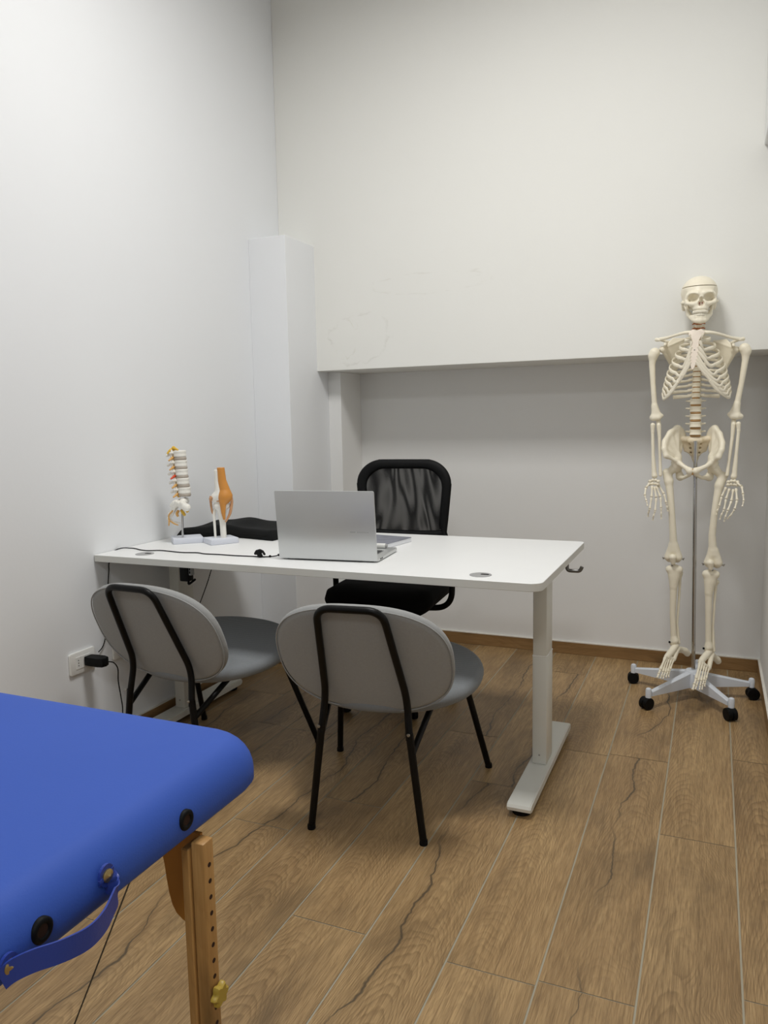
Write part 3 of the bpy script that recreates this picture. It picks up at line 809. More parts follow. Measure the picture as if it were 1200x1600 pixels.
for dy, mix_ in ((-.014, .12), (-.018, .5), (-.014, .88), (-.004, 1.0), (.010, .9), (.012, .5), (.010, .1), (-.004, 0)):
    ring = []
    for a, b_ in zip(o_out, o_in):
        p = a.lerp(b_, mix_); ring.append(Vector((p.x, back_y(p.x, p.z) + dy, p.z)))
    RR.append(ring)
Rv = [[bm.verts.new(p) for p in ring] for ring in RR]
for i in range(len(Rv)):
    A, B = Rv[i], Rv[(i + 1) % len(Rv)]
    for k in range(nn): bm.faces.new((A[k], A[(k + 1) % nn], B[(k + 1) % nn], B[k]))
bk = obj('back_frame', bm, M['black_plastic'], oc, smooth=60)
bm = bm_new()
gxn, gzn = 24, 28
ww = [[None] * (gzn + 1) for _ in range(gxn + 1)]
for i in range(gxn + 1):
    for j in range(gzn + 1):
        z = .69 + (.995 - .69) * j / gzn
        hw = .165 + .025 * min(1, (z - .69) / .15)
        if z > .90: hw = .190 - .05 * ((z - .90) / .095) ** 2
        x = -.016 - hw + 2 * hw * i / gxn
        ww[i][j] = bm.verts.new((x, back_y(x, z) - .004, z))
for i in range(gxn):
    for j in range(gzn): bm.faces.new((ww[i][j], ww[i + 1][j], ww[i + 1][j + 1], ww[i][j + 1]))
obj('back_mesh', bm, M['net'], oc, smooth=180)
bm = bm_new(); tube(bm, catmull([(0, .225, .69), (0, .258, .62), (0, .25, .45), (0, .12, .405), (0, .0, .405)], 8), [.02, .024, .026, .026, .024], 12, flat=.55, up=(1, 0, 0)); obj('back_support', bm, M['black_plastic'], oc, smooth=60)
bm = bm_new()
rings = []
for k, (ins, z) in enumerate(((.075, .425), (.035, .432), (.008, .45), (0, .475), (.006, .498), (.03, .512), (.08, .517), (.16, .515))):
    ring = []
    for x, y in rrect(.232 - ins, .23 - ins, max(.085 - ins * .3, .03), 8):
        # waterfall front edge droops
        yy = (y + .23) / .46; dz = -.035 * max(0, 1 - yy / .30) ** 2
        ring.append((x, y - .02, z + dz + .012 * (x / .245) ** 2))
    rings.append(ring)
loft(bm, rings); obj('seat', bm, M['seat_fabric_black'], oc, smooth=60)
bm = bm_new(); box(bm, (-.09, -.10, .385), (.09, .12, .43), .01, 2); obj('tilt_mechanism', bm, M['black_plastic'], oc, smooth=40)
for s in (-1, 1):
    bm = bm_new()
    arm = fillet([(s * .10, -.0, .408), (s * .259, -.0, .418), (s * .265, -.0, .655), (s * .265, -.0, .665)], .07, 10)
    tube(bm, arm, .0125, 12); ar = obj('armrest', bm, M['black_plastic'], oc, smooth=60)
    b2 = bm_new(); slab(b2, .028, .105, .026, .652, .676, .008, c=(s * .265, .01)); obj('arm_pad', b2, M['black_plastic'], ar, smooth=60)
bm = bm_new(); cyl(bm, (0, 0, .10), (0, 0, .25), .028); cyl(bm, (0, 0, .24), (0, 0, .39), .015); obj('gas_lift', bm, M['black_plastic'], oc, smooth=40)
bm = bm_new(); lathe(bm, [(0, .062), (.045, .062), (.05, .075), (.045, .12), (.03, .128), (0, .128)])
for k in range(5):
    a = 2 * PI * k / 5 + PI / 2; tube(bm, [(.03 * math.cos(a), .03 * math.sin(a), .10), (.255 * math.cos(a), .255 * math.sin(a), .072)], [.024, .015], 10, flat=.7, up=(0, 0, 1))
sb = obj('star_base', bm, M['black_plastic'], oc, smooth=50)
for k in range(5):
    a = 2 * PI * k / 5 + PI / 2; cx, cy = .245 * math.cos(a), .245 * math.sin(a)
    b2 = bm_new(); cyl(b2, (cx, cy, .05), (cx, cy, .075), .008, 10)
    d = Vector((-math.sin(a), math.cos(a), 0))
    for s in (-1, 1):
        c = Vector((cx, cy, .026)) + d * s * .011; tube(b2, [c - d * .008, c + d * .008], .025, 18)
    obj('caster', b2, M['black_rubber'], sb, smooth=40)

# ================================================================== LAPTOP
lap = thing('laptop', 'open silver laptop seen from behind its lid, on the white desk', 'laptop', (-1.1735, 2.2435, ZT), math.radians(5.6))
bm = bm_new(); slab(bm, .175, .112, .012, .003, .015, .002, c=(0, .118)); lb = obj('base', bm, M['silver'], lap, smooth=40)
b2 = bm_new(); slab(b2, .150, .052, .004, .0150, .0156, .0003, c=(0, .100)); kb = obj('keyboard_well', b2, M['silver_dark'], lb)
b2 = bm_new()
for r in range(5):
    for k in range(14): box(b2, (-.147 + .021 * k, .055 + .019 * r, .0156), (-.147 + .021 * k + .018, .055 + .019 * r + .016, .0168), 0)
obj('keys', b2, M['key'], lb)
b2 = bm_new(); slab(b2, .05, .032, .003, .0150, .0154, .0002, c=(0, .190)); obj('touchpad', b2, M['silver_dark'], lb)
b2 = bm_new()
for y in (.030, .045): box(b2, (.1735, y, .006), (.1757, y + .008, .011), 0)
obj('port', b2, M['black_rubber'], lb)
for x in (-.15, .15):
    for y in (.02, .21):
        b2 = bm_new(); lathe(b2, [(0, 0), (.006, 0), (.006, .003), (0, .003)], c=(x, y, 0), segs=12); obj('rubber_foot', b2, M['black_rubber'], lb)
b2 = bm_new(); cyl(b2, (-.12, .004, .010), (.12, .004, .010), .006, 12); obj('hinge', b2, M['black_plastic'], lb, smooth=50)
# lid: tilted a little past upright towards the camera
lid_rot = Matrix.Rotation(math.radians(7), 3, 'X')
bm = bm_new(); slab(bm, .175, .1165, .006, -.0025, .0025, .0012, c=(0, .1165))
bmesh.ops.transform(bm, matrix=(Matrix.Translation((0, 0, .006)) @ (Matrix.Rotation(math.radians(90 + 6), 4, 'X'))), verts=bm.verts)
ld = obj('lid', bm, M['silver'], lap, smooth=40)
b2 = bm_new(); slab(b2, .168, .106, .004, -.0029, -.0024, .0002, c=(0, .119))
bmesh.ops.transform(b2, matrix=(Matrix.Translation((0, 0, .006)) @ (Matrix.Rotation(math.radians(90 + 6), 4, 'X'))), verts=b2.verts)
obj('screen', b2, M['screen'], ld)
for nm, mt_, q in (('logo_mark', M['white_plastic'], [(.085, .0945), (.104, .0945), (.106, .0985), (.087, .0985)]), ('logo_lettering', M['grommet'], None)):
    b2 = bm_new()
    if q: prism(b2, q, 'z', .0024, .00255)
    else:
        for k, (x0_, w_) in enumerate(((.110, .0035), (.1145, .0025), (.118, .0035), (.1225, .003), (.1265, .0035), (.131, .0028), (.135, .0040), (.1405, .003), (.1455, .0035))):
            prism(b2, [(x0_, .0945), (x0_ + w_, .0945), (x0_ + w_ + .001, .0985), (x0_ + .001, .0985)], 'z', .0024, .00255)
    bmesh.ops.transform(b2, matrix=(Matrix.Translation((0, 0, .006)) @ (Matrix.Rotation(math.radians(90 + 6), 4, 'X'))), verts=b2.verts)
    obj(nm, b2, M['silver_logo'], ld)

# ================================================================== DESK ITEMS
# notebook stack and marker
nb = thing('notebook', 'grey patterned notebook lying behind the open laptop', 'notebook', (-1.168, 2.612, ZT), math.radians(-9))
bm = bm_new(); slab(bm, .098, .115, .006, .0008, .016, .001); obj('pages', bm, M['paper'], nb)
bm = bm_new(); slab(bm, .099, .116, .007, .016, .0175, .0004); obj('cover', bm, M['notebook'], nb)
mk = thing('marker_pen', 'short white marker lying by the laptop keyboard', 'pen', (-1.098, 2.497, ZT + .0145 + .0175 * 0 + .0), math.radians(4))
bm = bm_new(); tube(bm, [(-.045, 0, .0115), (.03, 0, .0115)], .0085, 16); obj('barrel', bm, M['white_plastic'], mk, smooth=50)
bm = bm_new(); tube(bm, [(.03, 0, .0115), (.036, 0, .0115)], [.0085, .0055], 16); obj('cap', bm, M['grommet'], mk, smooth=50)
mk.location.z = ZT - .003; mk.location = (-1.084, 2.455, ZT + .0122); mk['label'] = 'short white marker lying on the laptop base'
# black seat cushion at the back left of the desk
cu = thing('seat_cushion', 'flat black contoured seat cushion lying at the left end of the desk', 'cushion', (-1.815, 2.715, ZT), math.radians(1))
bm = bm_new(); nu, nv = 44, 24
def cush(u, v):
    x = (u - .5) * .455; y = (v - .5) * .27
    edge = min(1, min(u, 1 - u) / .035) ** .4 * min(1, min(v, 1 - v) / .08) ** .4
    h = .035 + .006 * math.cos((u - .40) * 9.0) + .004 * math.cos(v * 6 + 1) + .002 * math.sin(u * 19) + .004 * math.sin(u * 3.1)
    front = .10 * .0
    return x + .012 * math.sin(v * 3), y + .020 * math.cos((u - .55) * 5.5) * (1 - v), h * edge
top = [[bm.verts.new(Vector(cush(i / nu, j / nv)) + Vector((0, 0, .004))) for j in range(nv + 1)] for i in range(nu + 1)]
bot = [[bm.verts.new((cush(i / nu, j / nv)[0], cush(i / nu, j / nv)[1], .001)) for j in range(nv + 1)] for i in range(nu + 1)]
for i in range(nu):
    for j in range(nv):
        bm.faces.new((top[i][j], top[i + 1][j], top[i + 1][j + 1], top[i][j + 1])); bm.faces.new((bot[i][j], bot[i][j + 1], bot[i + 1][j + 1], bot[i + 1][j]))
for i in range(nu):
    bm.faces.new((top[i][0], bot[i][0], bot[i + 1][0], top[i + 1][0])); bm.faces.new((top[i][nv], top[i + 1][nv], bot[i + 1][nv], bot[i][nv]))
for j in range(nv):
    bm.faces.new((top[0][j], top[0][j + 1], bot[0][j + 1], bot[0][j])); bm.faces.new((top[nu][j], bot[nu][j], bot[nu][j + 1], top[nu][j + 1]))
obj('cover', bm, M['cushion'], cu, smooth=60)
bm = bm_new(); zp = [(-.225, -.128, .016)] + [(-.225 + .45 * k / 10, -.137 + .018 * math.cos((k / 10 - .55) * 5.5), .020) for k in range(1, 10)] + [(.225, -.125, .016)]
tube(bm, zp, .002, 6); obj('seam', bm, M['black_rubber'], cu)
# laptop lead along the front of the desk with a black clip
ld_ = thing('power_cable', 'thin black cable lying along the front left of the desk and over its end', 'cable', (0, 0, 0))
cz = ZT + .0022
pts = [(-1.37, 2.262, cz + .006), (-1.385, 2.256, cz + .002), (-1.41, 2.247, cz), (-1.45, 2.240, cz), (-1.53, 2.233, cz), (-1.60, 2.235, cz), (-1.66, 2.232, cz), (-1.70, 2.243, cz), (-1.76, 2.232, cz),
       (-1.82, 2.240, cz), (-1.87, 2.245, cz), (-1.91, 2.228, cz), (-1.95, 2.234, cz), (-1.99, 2.252, cz), (-2.015, 2.250, cz + .001), (-2.040, 2.232, cz + .002), (-2.0488, 2.2, .725), (-2.0488, 2.175, .69), (-2.046, 2.168, .66), (-2.043, 2.155, .60), (-2.043, 2.15, .5), (-2.044, 2.12, .40), (-2.040, 2.085, .375)]
bm = bm_new(); tube(bm, catmull(pts, 6), .0019, 8); obj('lead', bm, M['black_rubber'], ld_, smooth=60)
bm = bm_new(); tube(bm, catmull([(-1.375, 2.260, cz + .005), (-1.362, 2.266, cz + .008)], 3), .0042, 10); obj('connector', bm, M['black_plastic'], ld_, smooth=60)
bm = bm_new(); lathe(bm, [(0, -.004), (.0035, -.003), (.0042, 0), (.0035, .003), (0, .004)], axis='x', c=(-1.40, 2.2485, cz + .002), segs=12); obj('ferrite_bead', bm, M['black_plastic'], ld_, smooth=60)
F = Fld((-.03, -.02, -.004), (.03, .02, .032), .0012)
F.add(F.ell((0, 0, .006), (.010, .008, .0065)), .003).add(F.path([(-.019, 0, .012), (-.012, 0, .019), (0, 0, .0225), (.010, 0, .020), (.018, 0, .012)], [.0045, .0065, .0065, .0055, .004]), .004).add(F.ell((-.010, 0, .014), (.009, .007, .006)), .004).add(F.cap((0, 0, .004), (0, 0, .02), .006), .004)
F.sub(F.ell((.0095, 0, .0135), (.0036, .02, .003)), .001)
cc = tag(obj('cable_clip', F.mesh('cable_clip'), M['black_plastic'], smooth=180, loc=(-1.432, 2.236, ZT + .0008)), 'small black mushroom-shaped cable clip left of the laptop', 'cable clip')

# spine model
sp = thing('lumbar_spine_model', 'small lumbar spine model with yellow nerves on a square white base', 'anatomical model', (-1.908, 2.457, ZT), math.radians(43))
bm = bm_new()
for ins, z in (): pass
slab(bm, .058, .050, .004, .0, .0215, .0025); obj('base_plate', bm, M['model_base'], sp, smooth=40)
spr = math.radians(-43)
def unrot(p):   # world-aligned offset -> local of the rotated thing
    v = Matrix.Rotation(spr, 3, 'Z') @ Vector(p); return v
bm = bm_new(); tube(bm, [unrot((-.006, -.02, .0215)), unrot((.0015, -.022, .168))], .0042, 14); obj('rod', bm, M['chrome'], sp, smooth=60)
def holder(parent, name, rz):
    return None
# vertebrae stacked from top; spinous side to image left, body to image right (world +x-ish)
VZ = [(.350, -.012), (.3125, -.010), (.278, -.008), (.2435, -.005), (.207, -.001)]
fx = Vector((.92, .39, 0)); fy = Vector((-.39, .92, 0))     # fx points to image right
def LP(a, b_, z): return unrot(fx * a + fy * b_ + Vector((0, -.022, z)))
for i, (z, dx) in enumerate(VZ):
    paths = []
    F = Fld(*bounds([LP(-.06, -.03, z - .03), LP(.05, .03, z + .03), LP(-.06, .03, z), LP(.05, -.03, z)], .004), .0014)
    bx = dx + .013
    a, b_ = LP(bx, 0, z + .009), LP(bx, 0, z - .009)
    g = F.cap(LP(bx, 0, z + .002), LP(bx, 0, z - .002), .0255)
    g = np.maximum(g, np.abs(F.Z - z) - .0125)
    F.f = np.minimum(F.f, g)
    F.sub(F.path([LP(bx + .0365 * math.cos(q), .0365 * math.sin(q), z) for q in np.linspace(0, 2 * PI, 24)], [.0125] * 24), .003)
    F.add(F.path([LP(bx - .015, .012, z + .004), LP(bx - .03, .011, z + .002), LP(bx - .034, .0, z - .002), LP(bx - .03, -.011, z + .002), LP(bx - .015, -.012, z + .004)], [.004, .0045, .005, .0045, .004]), .003)
    F.add(F.path([LP(bx - .034, 0, z - .001), LP(bx - .050, 0, z - .007)], [.0045, .0055]), .003)
    for s in (-1, 1):
        F.add(F.cap(LP(bx - .026, s * .012, z + .003), LP(bx - .03, s * .030, z + .004), .0035, .003), .003)
        F.add(F.cap(LP(bx - .028, s * .011, z + .012), LP(bx - .031, s * .012, z - .014), .0042, .004), .003)
    obj('vertebra', F.mesh('vertebra'), M['model_white'], sp, smooth=180)
for i in range(5):
    z0 = VZ[i][0]; z1 = VZ[i + 1][0] if i < 4 else .172
    dx = (VZ[i][1] + (VZ[i + 1][1] if i < 4 else .0)) / 2; z = (z0 + z1) / 2; c = LP(dx + .013, 0, 0)
    bm = bm_new(); lathe(bm, [(0, z - .0062), (.022, z - .0062), (.0240, z - .003), (.0245, z), (.0240, z + .003), (.022, z + .0062), (0, z + .0062)], c=(c.x, c.y, 0), segs=24)
    obj('spinal_disc', bm, M['model_grey'], sp, smooth=50)
    bm = bm_new(); mt_ = M['red'] if i == 2 else M['nerve_pale']
    for s in (-1, 1):
        tube(bm, catmull([LP(dx - .012, s * .008, z + .004), LP(dx - .016, s * .018, z + .0005), LP(dx - .024, s * .030, z - .007)], 4), [.0055, .0048, .0028], 8)
    obj('nerve_root', bm, mt_, sp, smooth=60)
bm = bm_new(); tube(bm, catmull([LP(-.022, 0, .368), LP(-.020, 0, .33), LP(-.017, 0, .28), LP(-.012, 0, .22), LP(-.01, 0, .18)], 5), .0062, 10)
tube(bm, catmull([LP(-.022, 0, .372), LP(-.016, -.01, .371), LP(.000, -.014, .364)], 4), [.008, .006, .003], 8)
tube(bm, catmull([LP(-.024, 0, .370), LP(-.034, -.012, .362), LP(-.042, -.018, .350)], 4), [.006, .005, .004], 8)
obj('spinal_cord', bm, M['nerve'], sp, smooth=60)
# sacrum wings, coccyx, lower nerves
tris = [(LP(-.012, -.035, .165), LP(-.012, .035, .165), LP(-.044, 0, .11), .007), (LP(.012, -.045, .160), LP(.01, .045, .16), LP(-.025, 0, .145), .008)]
bone('sacrum', [([LP(.01, -.02, .164), LP(.01, .02, .164)], [.014, .014]), ([LP(.004, -.03, .154), LP(.030, -.045, .144)], [.014, .015]), ([LP(-.02, -.02, .158), LP(-.034, -.01, .150)], [.014, .011]), ([LP(-.02, 0, .155), LP(-.050, 0, .115), LP(-.054, 0, .098)], [.009, .007, .006]), ([LP(-.054, 0, .098), LP(-.040, -.002, .083), LP(-.012, -.004, .078)], [.006, .005, .004])], M['model_white'], sp, h=.0015, k=.005, tris=tris)
bm = bm_new()
tube(bm, catmull([LP(.008, -.020, .150), LP(.020, -.032, .140), LP(.032, -.040, .126)], 5), [.004, .0055, .0055], 8)
tube(bm, catmull([LP(.000, -.018, .130), LP(.010, -.028, .122), LP(.018, -.034, .112)], 5), [.004, .0065, .005], 8)
obj('nerve_root', bm, M['nerve'], sp, smooth=60)
bm = bm_new()
tube(bm, catmull([LP(-.02, -.010, .15), LP(-.034, -.02, .128), LP(-.050, -.016, .110), LP(-.048, -.012, .092)], 5), [.003, .003, .003, .002], 8)
tube(bm, catmull([LP(-.01, -.015, .13), LP(-.016, -.02, .118), LP(-.012, -.02, .106)], 5), [.005, .006, .004], 8)
tube(bm, catmull([LP(-.052, -.01, .10), LP(-.05, -.014, .085), LP(-.052, -.014, .070)], 5), [.003, .003, .002], 8)
tube(bm, catmull([LP(-.046, -.01, .088), LP(-.03, -.016, .078), LP(-.014, -.016, .072)], 5), [.003, .003, .002], 8)
obj('nerve_root', bm, M['nerve_pale'], sp, smooth=60)

# knee model
kn = thing('knee_joint_model', 'small knee joint model with orange ligaments on a white base', 'anatomical model', (-1.762, 2.476, ZT), math.radians(55))
bm = bm_new(); slab(bm, .056, .047, .004, .0, .0215, .0025); obj('base_plate', bm, M['model_base'], kn, smooth=40)
def KP(a, b_, z):
    v = Matrix.Rotation(math.radians(-55), 3, 'Z') @ (fx * (a + .012) + fy * b_ + Vector((0, -.008, 0))); v.z = z * .975; return v
kfem = bone('femur', [([KP(-.006, 0, .286), KP(-.004, 0, .25), KP(.000, 0, .215), KP(.002, 0, .195)], [.0165, .018, .023, .028]), ([KP(-.018, 0, .182), KP(.024, 0, .182)], [.021, .021])], M['model_white'], kn, h=.0016, k=.012)
for v in kfem.data.vertices: v.co.z = min(v.co.z, .2865)
bm = bm_new()
F = Fld(*bounds([KP(-.05, -.05, .08), KP(.05, .05, .3), KP(-.05, .05, .2), KP(.05, -.05, .2)], .01), .0016)
F.add(F.path([KP(.006, -.008, .300), KP(.009, -.009, .25), KP(.016, -.008, .215), KP(.020, -.008, .19)], [.0145, .0165, .021, .027]), .008)
F.add(F.ell(KP(.016, -.016, .185), (.022, .022, .028)), .008).add(F.path([KP(.012, -.024, .165), KP(.012, -.024, .125), KP(.013, -.018, .10)], [.013, .008, .005]), .008)
F.f = np.maximum(F.f, F.Z - .295)
obj('quadriceps', F.mesh('quadriceps'), M['muscle'], kn, smooth=180)
bone('tibia', [([KP(-.016, 0, .152), KP(.020, 0, .152)], [.0145, .0145]), ([KP(.0, 0, .148), KP(.002, 0, .115), KP(.003, 0, .08), KP(.004, 0, .018)], [.021, .015, .012, .0115])], M['model_white'], kn, h=.0016, k=.012)
bone('fibula', [([KP(-.027, .004, .135), KP(-.030, .0, .115), KP(-.028, 0, .018)], [.0065, .0055, .0045])], M['model_white'], kn, h=.0014)
bm = bm_new(); c = KP(0, 0, 0); lathe(bm, [(0, .1635), (.022, .1635), (.024, .167), (.022, .171), (0, .171)], c=(c.x, c.y, 0), segs=24); obj('meniscus', bm, M['ligament'], kn, smooth=50)
bm = bm_new(); tube(bm, catmull([KP(-.036, -.002, .188), KP(-.040, -.002, .17), KP(-.037, 0, .13), KP(-.032, 0, .115)], 5), [.008, .005, .004, .003], 8)
tube(bm, catmull([KP(.040, -.002, .19), KP(.042, -.002, .165), KP(.034, -.006, .12), KP(.016, -.012, .085)], 5), [.004, .006, .006, .003], 8)
obj('collateral_ligament', bm, M['ligament'], kn, smooth=60)
bm = bm_new(); tube(bm, catmull([KP(-.030, -.016, .186), KP(-.036, -.016, .18), KP(-.034, -.014, .172)], 4), [.006, .007, .005], 8); obj('ligament_stump', bm, M['ligament'], kn, smooth=60)

# ================================================================== WALL SOCKETS
def socket_plate(label, y0, y1, z0, z1):
    t = thing('wall_socket', label, 'wall socket', (XL, (y0 + y1) / 2, (z0 + z1) / 2))
    hy, hz = (y1 - y0) / 2, (z1 - z0) / 2
    bm = bm_new(); slab(bm, hy, hz, .009, 0, .009, .003); bmesh.ops.transform(bm, matrix=Matrix(((0, 0, 1, 0), (1, 0, 0, 0), (0, 1, 0, 0), (0, 0, 0, 1))), verts=bm.verts)
    pl = obj('plate', bm, M['white_plastic'], t, smooth=40)
    for k in range(3):
        c = (k - 1) * .0225
        b2 = bm_new(); box(b2, (.0088, c - .0107, -.022), (.0108, c + .0107, .022), .0008, 1); md = obj('module', b2, M['white_plastic'], pl)
        if k != 1:
            b3 = bm_new()
            for q in (-.006, 0, .006): lathe(b3, [(0, .0106), (.002, .0106), (.002, .0112), (0, .0112)], axis='x', c=(0, c, q * 1.6), segs=10)
            obj('socket_hole', b3, M['black_rubber'], md)
    return t
socket_plate('white wall socket holding the black adapter', 1.952, 2.072, .322, .402)
socket_plate('plain white wall socket half hidden behind the visitor chair', 2.162, 2.282, .318, .398)
ad_ = thing('power_adapter', 'chunky black power adapter plugged into the white wall socket', 'power adapter', (XL + .0112, 2.032, .362))
bm = bm_new()
prof = [(0, -.020), (0, .020), (.020, .024), (.055, .022), (.066, .012), (.066, -.012), (.055, -.022), (.02, -.024)]
rings = []
pts2 = [(0.0, -.019), (.0, .019), (.016, .0215), (.044, .023), (.060, .016), (.064, .0), (.060, -.016), (.044, -.021), (.016, -.0205)]
for ins, z in ((.003, -.0155), (0, -.0125), (0, .0125), (.003, .0155)):
    rings.append([(.003 + x * 1.3 * (1 - ins * 8), y * (1 - ins * 12), z) for x, y in pts2])
loft(bm, rings); ab = obj('body', bm, M['black_plastic'], ad_, smooth=35)
bm = bm_new(); box(bm, (0, -.017, -.016), (.006, .017, .016), .002, 1); obj('plug_face', bm, M['black_rubber'], ad_)
bm = bm_new(); tube(bm, catmull([(.084, .006, .0), (.090, .030, -.010), (.075, .065, -.045), (.055, .085, -.10), (.053, .095, -.16), (.053, .10, -.22), (.045, .09, -.30), (.05, .05, -.352)], 6), .0021, 8); obj('lead', bm, M['black_rubber'], ad_, smooth=60)
# lead hanging from the control box to the floor behind the chair
hc = thing('hanging_cable', 'thin black cable hanging slanted under the left part of the desk', 'cable', (0, 0, 0))
bm = bm_new(); tube(bm, catmull([(-1.735, 2.42, .704), (-1.782, 2.44, .64), (-1.815, 2.446, .57), (-1.861, 2.45, .48), (-1.872, 2.45, .474), (-1.93, 2.48, .44), (-1.985, 2.55, .30), (-2.0, 2.6, .1), (-1.99, 2.62, .004)], 6), .0019, 8); obj('lead', bm, M['black_rubber'], hc, smooth=60)
bm = bm_new(); box(bm, (-1.882, 2.444, .470), (-1.860, 2.456, .480), .002, 1); obj('inline_switch', bm, M['black_plastic'], hc)

# ================================================================== TREATMENT COUCH
tb = thing('massage_table', 'blue vinyl folding massage table on adjustable wooden legs', 'massage table', (-1.0, .115, 0))
TX, ZB, ZTT = .337, .612, .692
def pad(y0, y1):
    bm = bm_new(); hy = (y1 - y0) / 2; cy = (y0 + y1) / 2; rings = []
    r = .05
    prof = [(.03, ZB - .004), (.006, ZB), (0, ZB + .008), (0, ZB + .022)]
    for k in range(1, 9):
        a = PI / 2 * k / 8; prof.append((r * (1 - math.cos(a)), ZB + .022 + (ZTT - ZB - .022) * math.sin(a)))
    prof += [(.09, ZTT + .0015), (.16, ZTT + .003), (.26, ZTT + .004)]
    for ins, z in prof:
        rr = max(.075 - ins * .55, .02)
        rings.append([(x, y, z) for x, y in rrect(TX - ins, hy - ins, rr, 12, 0, cy)])
    loft(bm, rings); return bm
for (y0, y1) in ((.003, .930), (-.930, -.003)):
    pd = obj('padded_top', pad(y0, y1), M['vinyl'], tb, smooth=70)
    bm = bm_new()
    for s in (-1, 1): box(bm, (s * (TX - .06) - .011, y0 + .03, .594), (s * (TX - .06) + .011, y1 - .06, .612), .002, 1)
    for y in (y0 + .04, y1 - .08): box(bm, (-TX + .06, y - .011, .594), (TX - .06, y + .011, .612), .002, 1)
    obj('frame_rail', bm, M['beech'], pd)
# grommets on the near long side
for gy in (.706, .454):
    gz = .642
    bm = bm_new(); lathe(bm, [(.0075, TX - .012), (.0075, TX + .0015), (.0090, TX + .0028), (.0125, TX + .0028), (.0145, TX + .001), (.0145, TX - .004)], axis='x', c=(0, gy, gz), segs=28)
    g = obj('armrest_socket', bm, M['black_plastic'], tb, smooth=50)
    b2 = bm_new(); lathe(b2, [(0, TX - .006), (.0078, TX - .006), (.0078, TX + .0005), (0, TX + .0005)], axis='x', c=(0, gy, gz), segs=20); obj('socket_bore', b2, M['hole'], g)
# carry handle
bm = bm_new()
hp = catmull([(TX + .003, .548, .655), (TX + .004, .552, .640), (TX + .014, .552, .630), (TX + .023, .535, .627), (TX + .035, .508, .626), (TX + .041, .478, .628), (TX + .036, .446, .633), (TX + .020, .424, .633), (TX + .008, .408, .630), (TX + .003, .396, .626)], 6)
n_ = len(hp); ringz = []
for i, p in enumerate(hp):
    a = hp[max(i - 1, 0)]; b_ = hp[min(i + 1, n_ - 1)]; t = (b_ - a).normalized(); up = Vector((0, 0, 1)); side = t.cross(up)
    side = side.normalized() if side.length > .05 else Vector((1, 0, 0)); u = side.cross(t).normalized()
    ringz.append([p + u * .0130 + side * .0012, p + u * .0105 + side * .0022, p - u * .0105 + side * .0022, p - u * .0130 + side * .0012, p - u * .0130 - side * .0012, p + u * .0130 - side * .0012])
loft(bm, ringz)
hd = obj('carry_handle', bm, M['vinyl_strap'], tb, smooth=50)
for (y, z) in ((.407, .634), (.549, .652)):
    b2 = bm_new(); prism(b2, [(y + .012 * math.cos(a), z + .014 * math.sin(a)) for a in np.linspace(0, 2 * PI, 20, endpoint=False)], 'x', TX + .0005, TX + .0042); obj('strap_tab', b2, M['vinyl_strap'], hd)
    b2 = bm_new(); lathe(b2, [(0, TX + .0042), (.008, TX + .0042), (.008, TX + .0062), (.0065, TX + .007), (.004, TX + .0072), (0, TX + .0095)], axis='x', c=(0, y, z), segs=22); obj('rivet', b2, M['brass'], hd, smooth=40)
# legs
for sx in (-1, 1):
    for (ly, sy) in ((.735, 1), (-.735, -1)):
        bm = bm_new()
        xo = sx * .350; d = .011
        x0, x1 = sorted((xo - sx * .022, xo)); y0, y1 = ly - .012, ly + .012
        box(bm, (x0, y0, .045), (x1, y1, .598), .0025, 2)
        for k in range(20):
            z = .562 - .0248 * k
            if z < .08: break
            lathe(bm, [(0, -.0002 * sx), (.0036, -.0002 * sx), (.0036, .0004 * sx), (0, .0004 * sx)], axis='x', c=(xo, ly, z), segs=12, mi=1)
        lg = obj('leg', bm, [M['beech'], M['hole']], tb, smooth=30)
        b2 = bm_new(); box(b2, (x0 - .0, y0, .0), (x1, y1, .045), .003, 1); obj('rubber_foot', b2, M['black_rubber'], lg)
        b2 = bm_new(); xa, xb = sorted((xo - sx * .023, xo - sx * .037)); box(b2, (xa, y0 - .004, .12), (xb, y1 + .010, .588), .002, 1); obj('upper_leg', b2, M['beech'], lg)
        # round star knob
        b2 = bm_new(); rings = []
        for ins, xx in ((.003, .002), (0, .004), (0, .010), (.003, .013)):
            rings.append([(xo + sx * xx, ly + (.0155 + .0025 * math.cos(6 * a) - ins) * math.cos(a), .362 + (.0155 + .0025 * math.cos(6 * a) - ins) * math.sin(a)) for a in np.linspace(0, 2 * PI, 36, endpoint=False)])
        loft(b2, rings); obj('height_knob', b2, M['knob'], lg, smooth=40)
        # plywood gusset
        gpts = [(sx * .325, .596), (sx * .325, .445), (sx * .300, .447), (sx * .286, .452), (sx * .275, .460), (sx * .268, .472), (sx * .263, .490), (sx * .260, .510), (sx * .257, .535), (sx * .250, .570), (sx * .235, .596)]
        bm = bm_new(); prism(bm, gpts, 'y', ly + .014 * sy, ly + .020 * sy); obj('gusset', bm, M['plywood'], tb)
for ly in (.735, -.735):
    bm = bm_new(); box(bm, (-.33, ly + .004, .06), (.33, ly + .018, .085), .003, 1); obj('leg_crossbar', bm, M['beech'], tb)
    bm = bm_new(); tube(bm, [(.225, ly, .60), (.196, ly, .484), (-.028, ly, .075)] if False else [(.2405, ly, .583), (-.005, ly, .075)], .0014, 8); obj('tension_cable', bm, M['grey_metal'], tb, smooth=60)

# ================================================================== SKELETON ON ITS STAND
sk = thing('anatomical_skeleton', 'life-size ivory human skeleton model hanging on a white wheeled stand', 'skeleton', (-.068, 3.40, 0))
BN = M['bone']
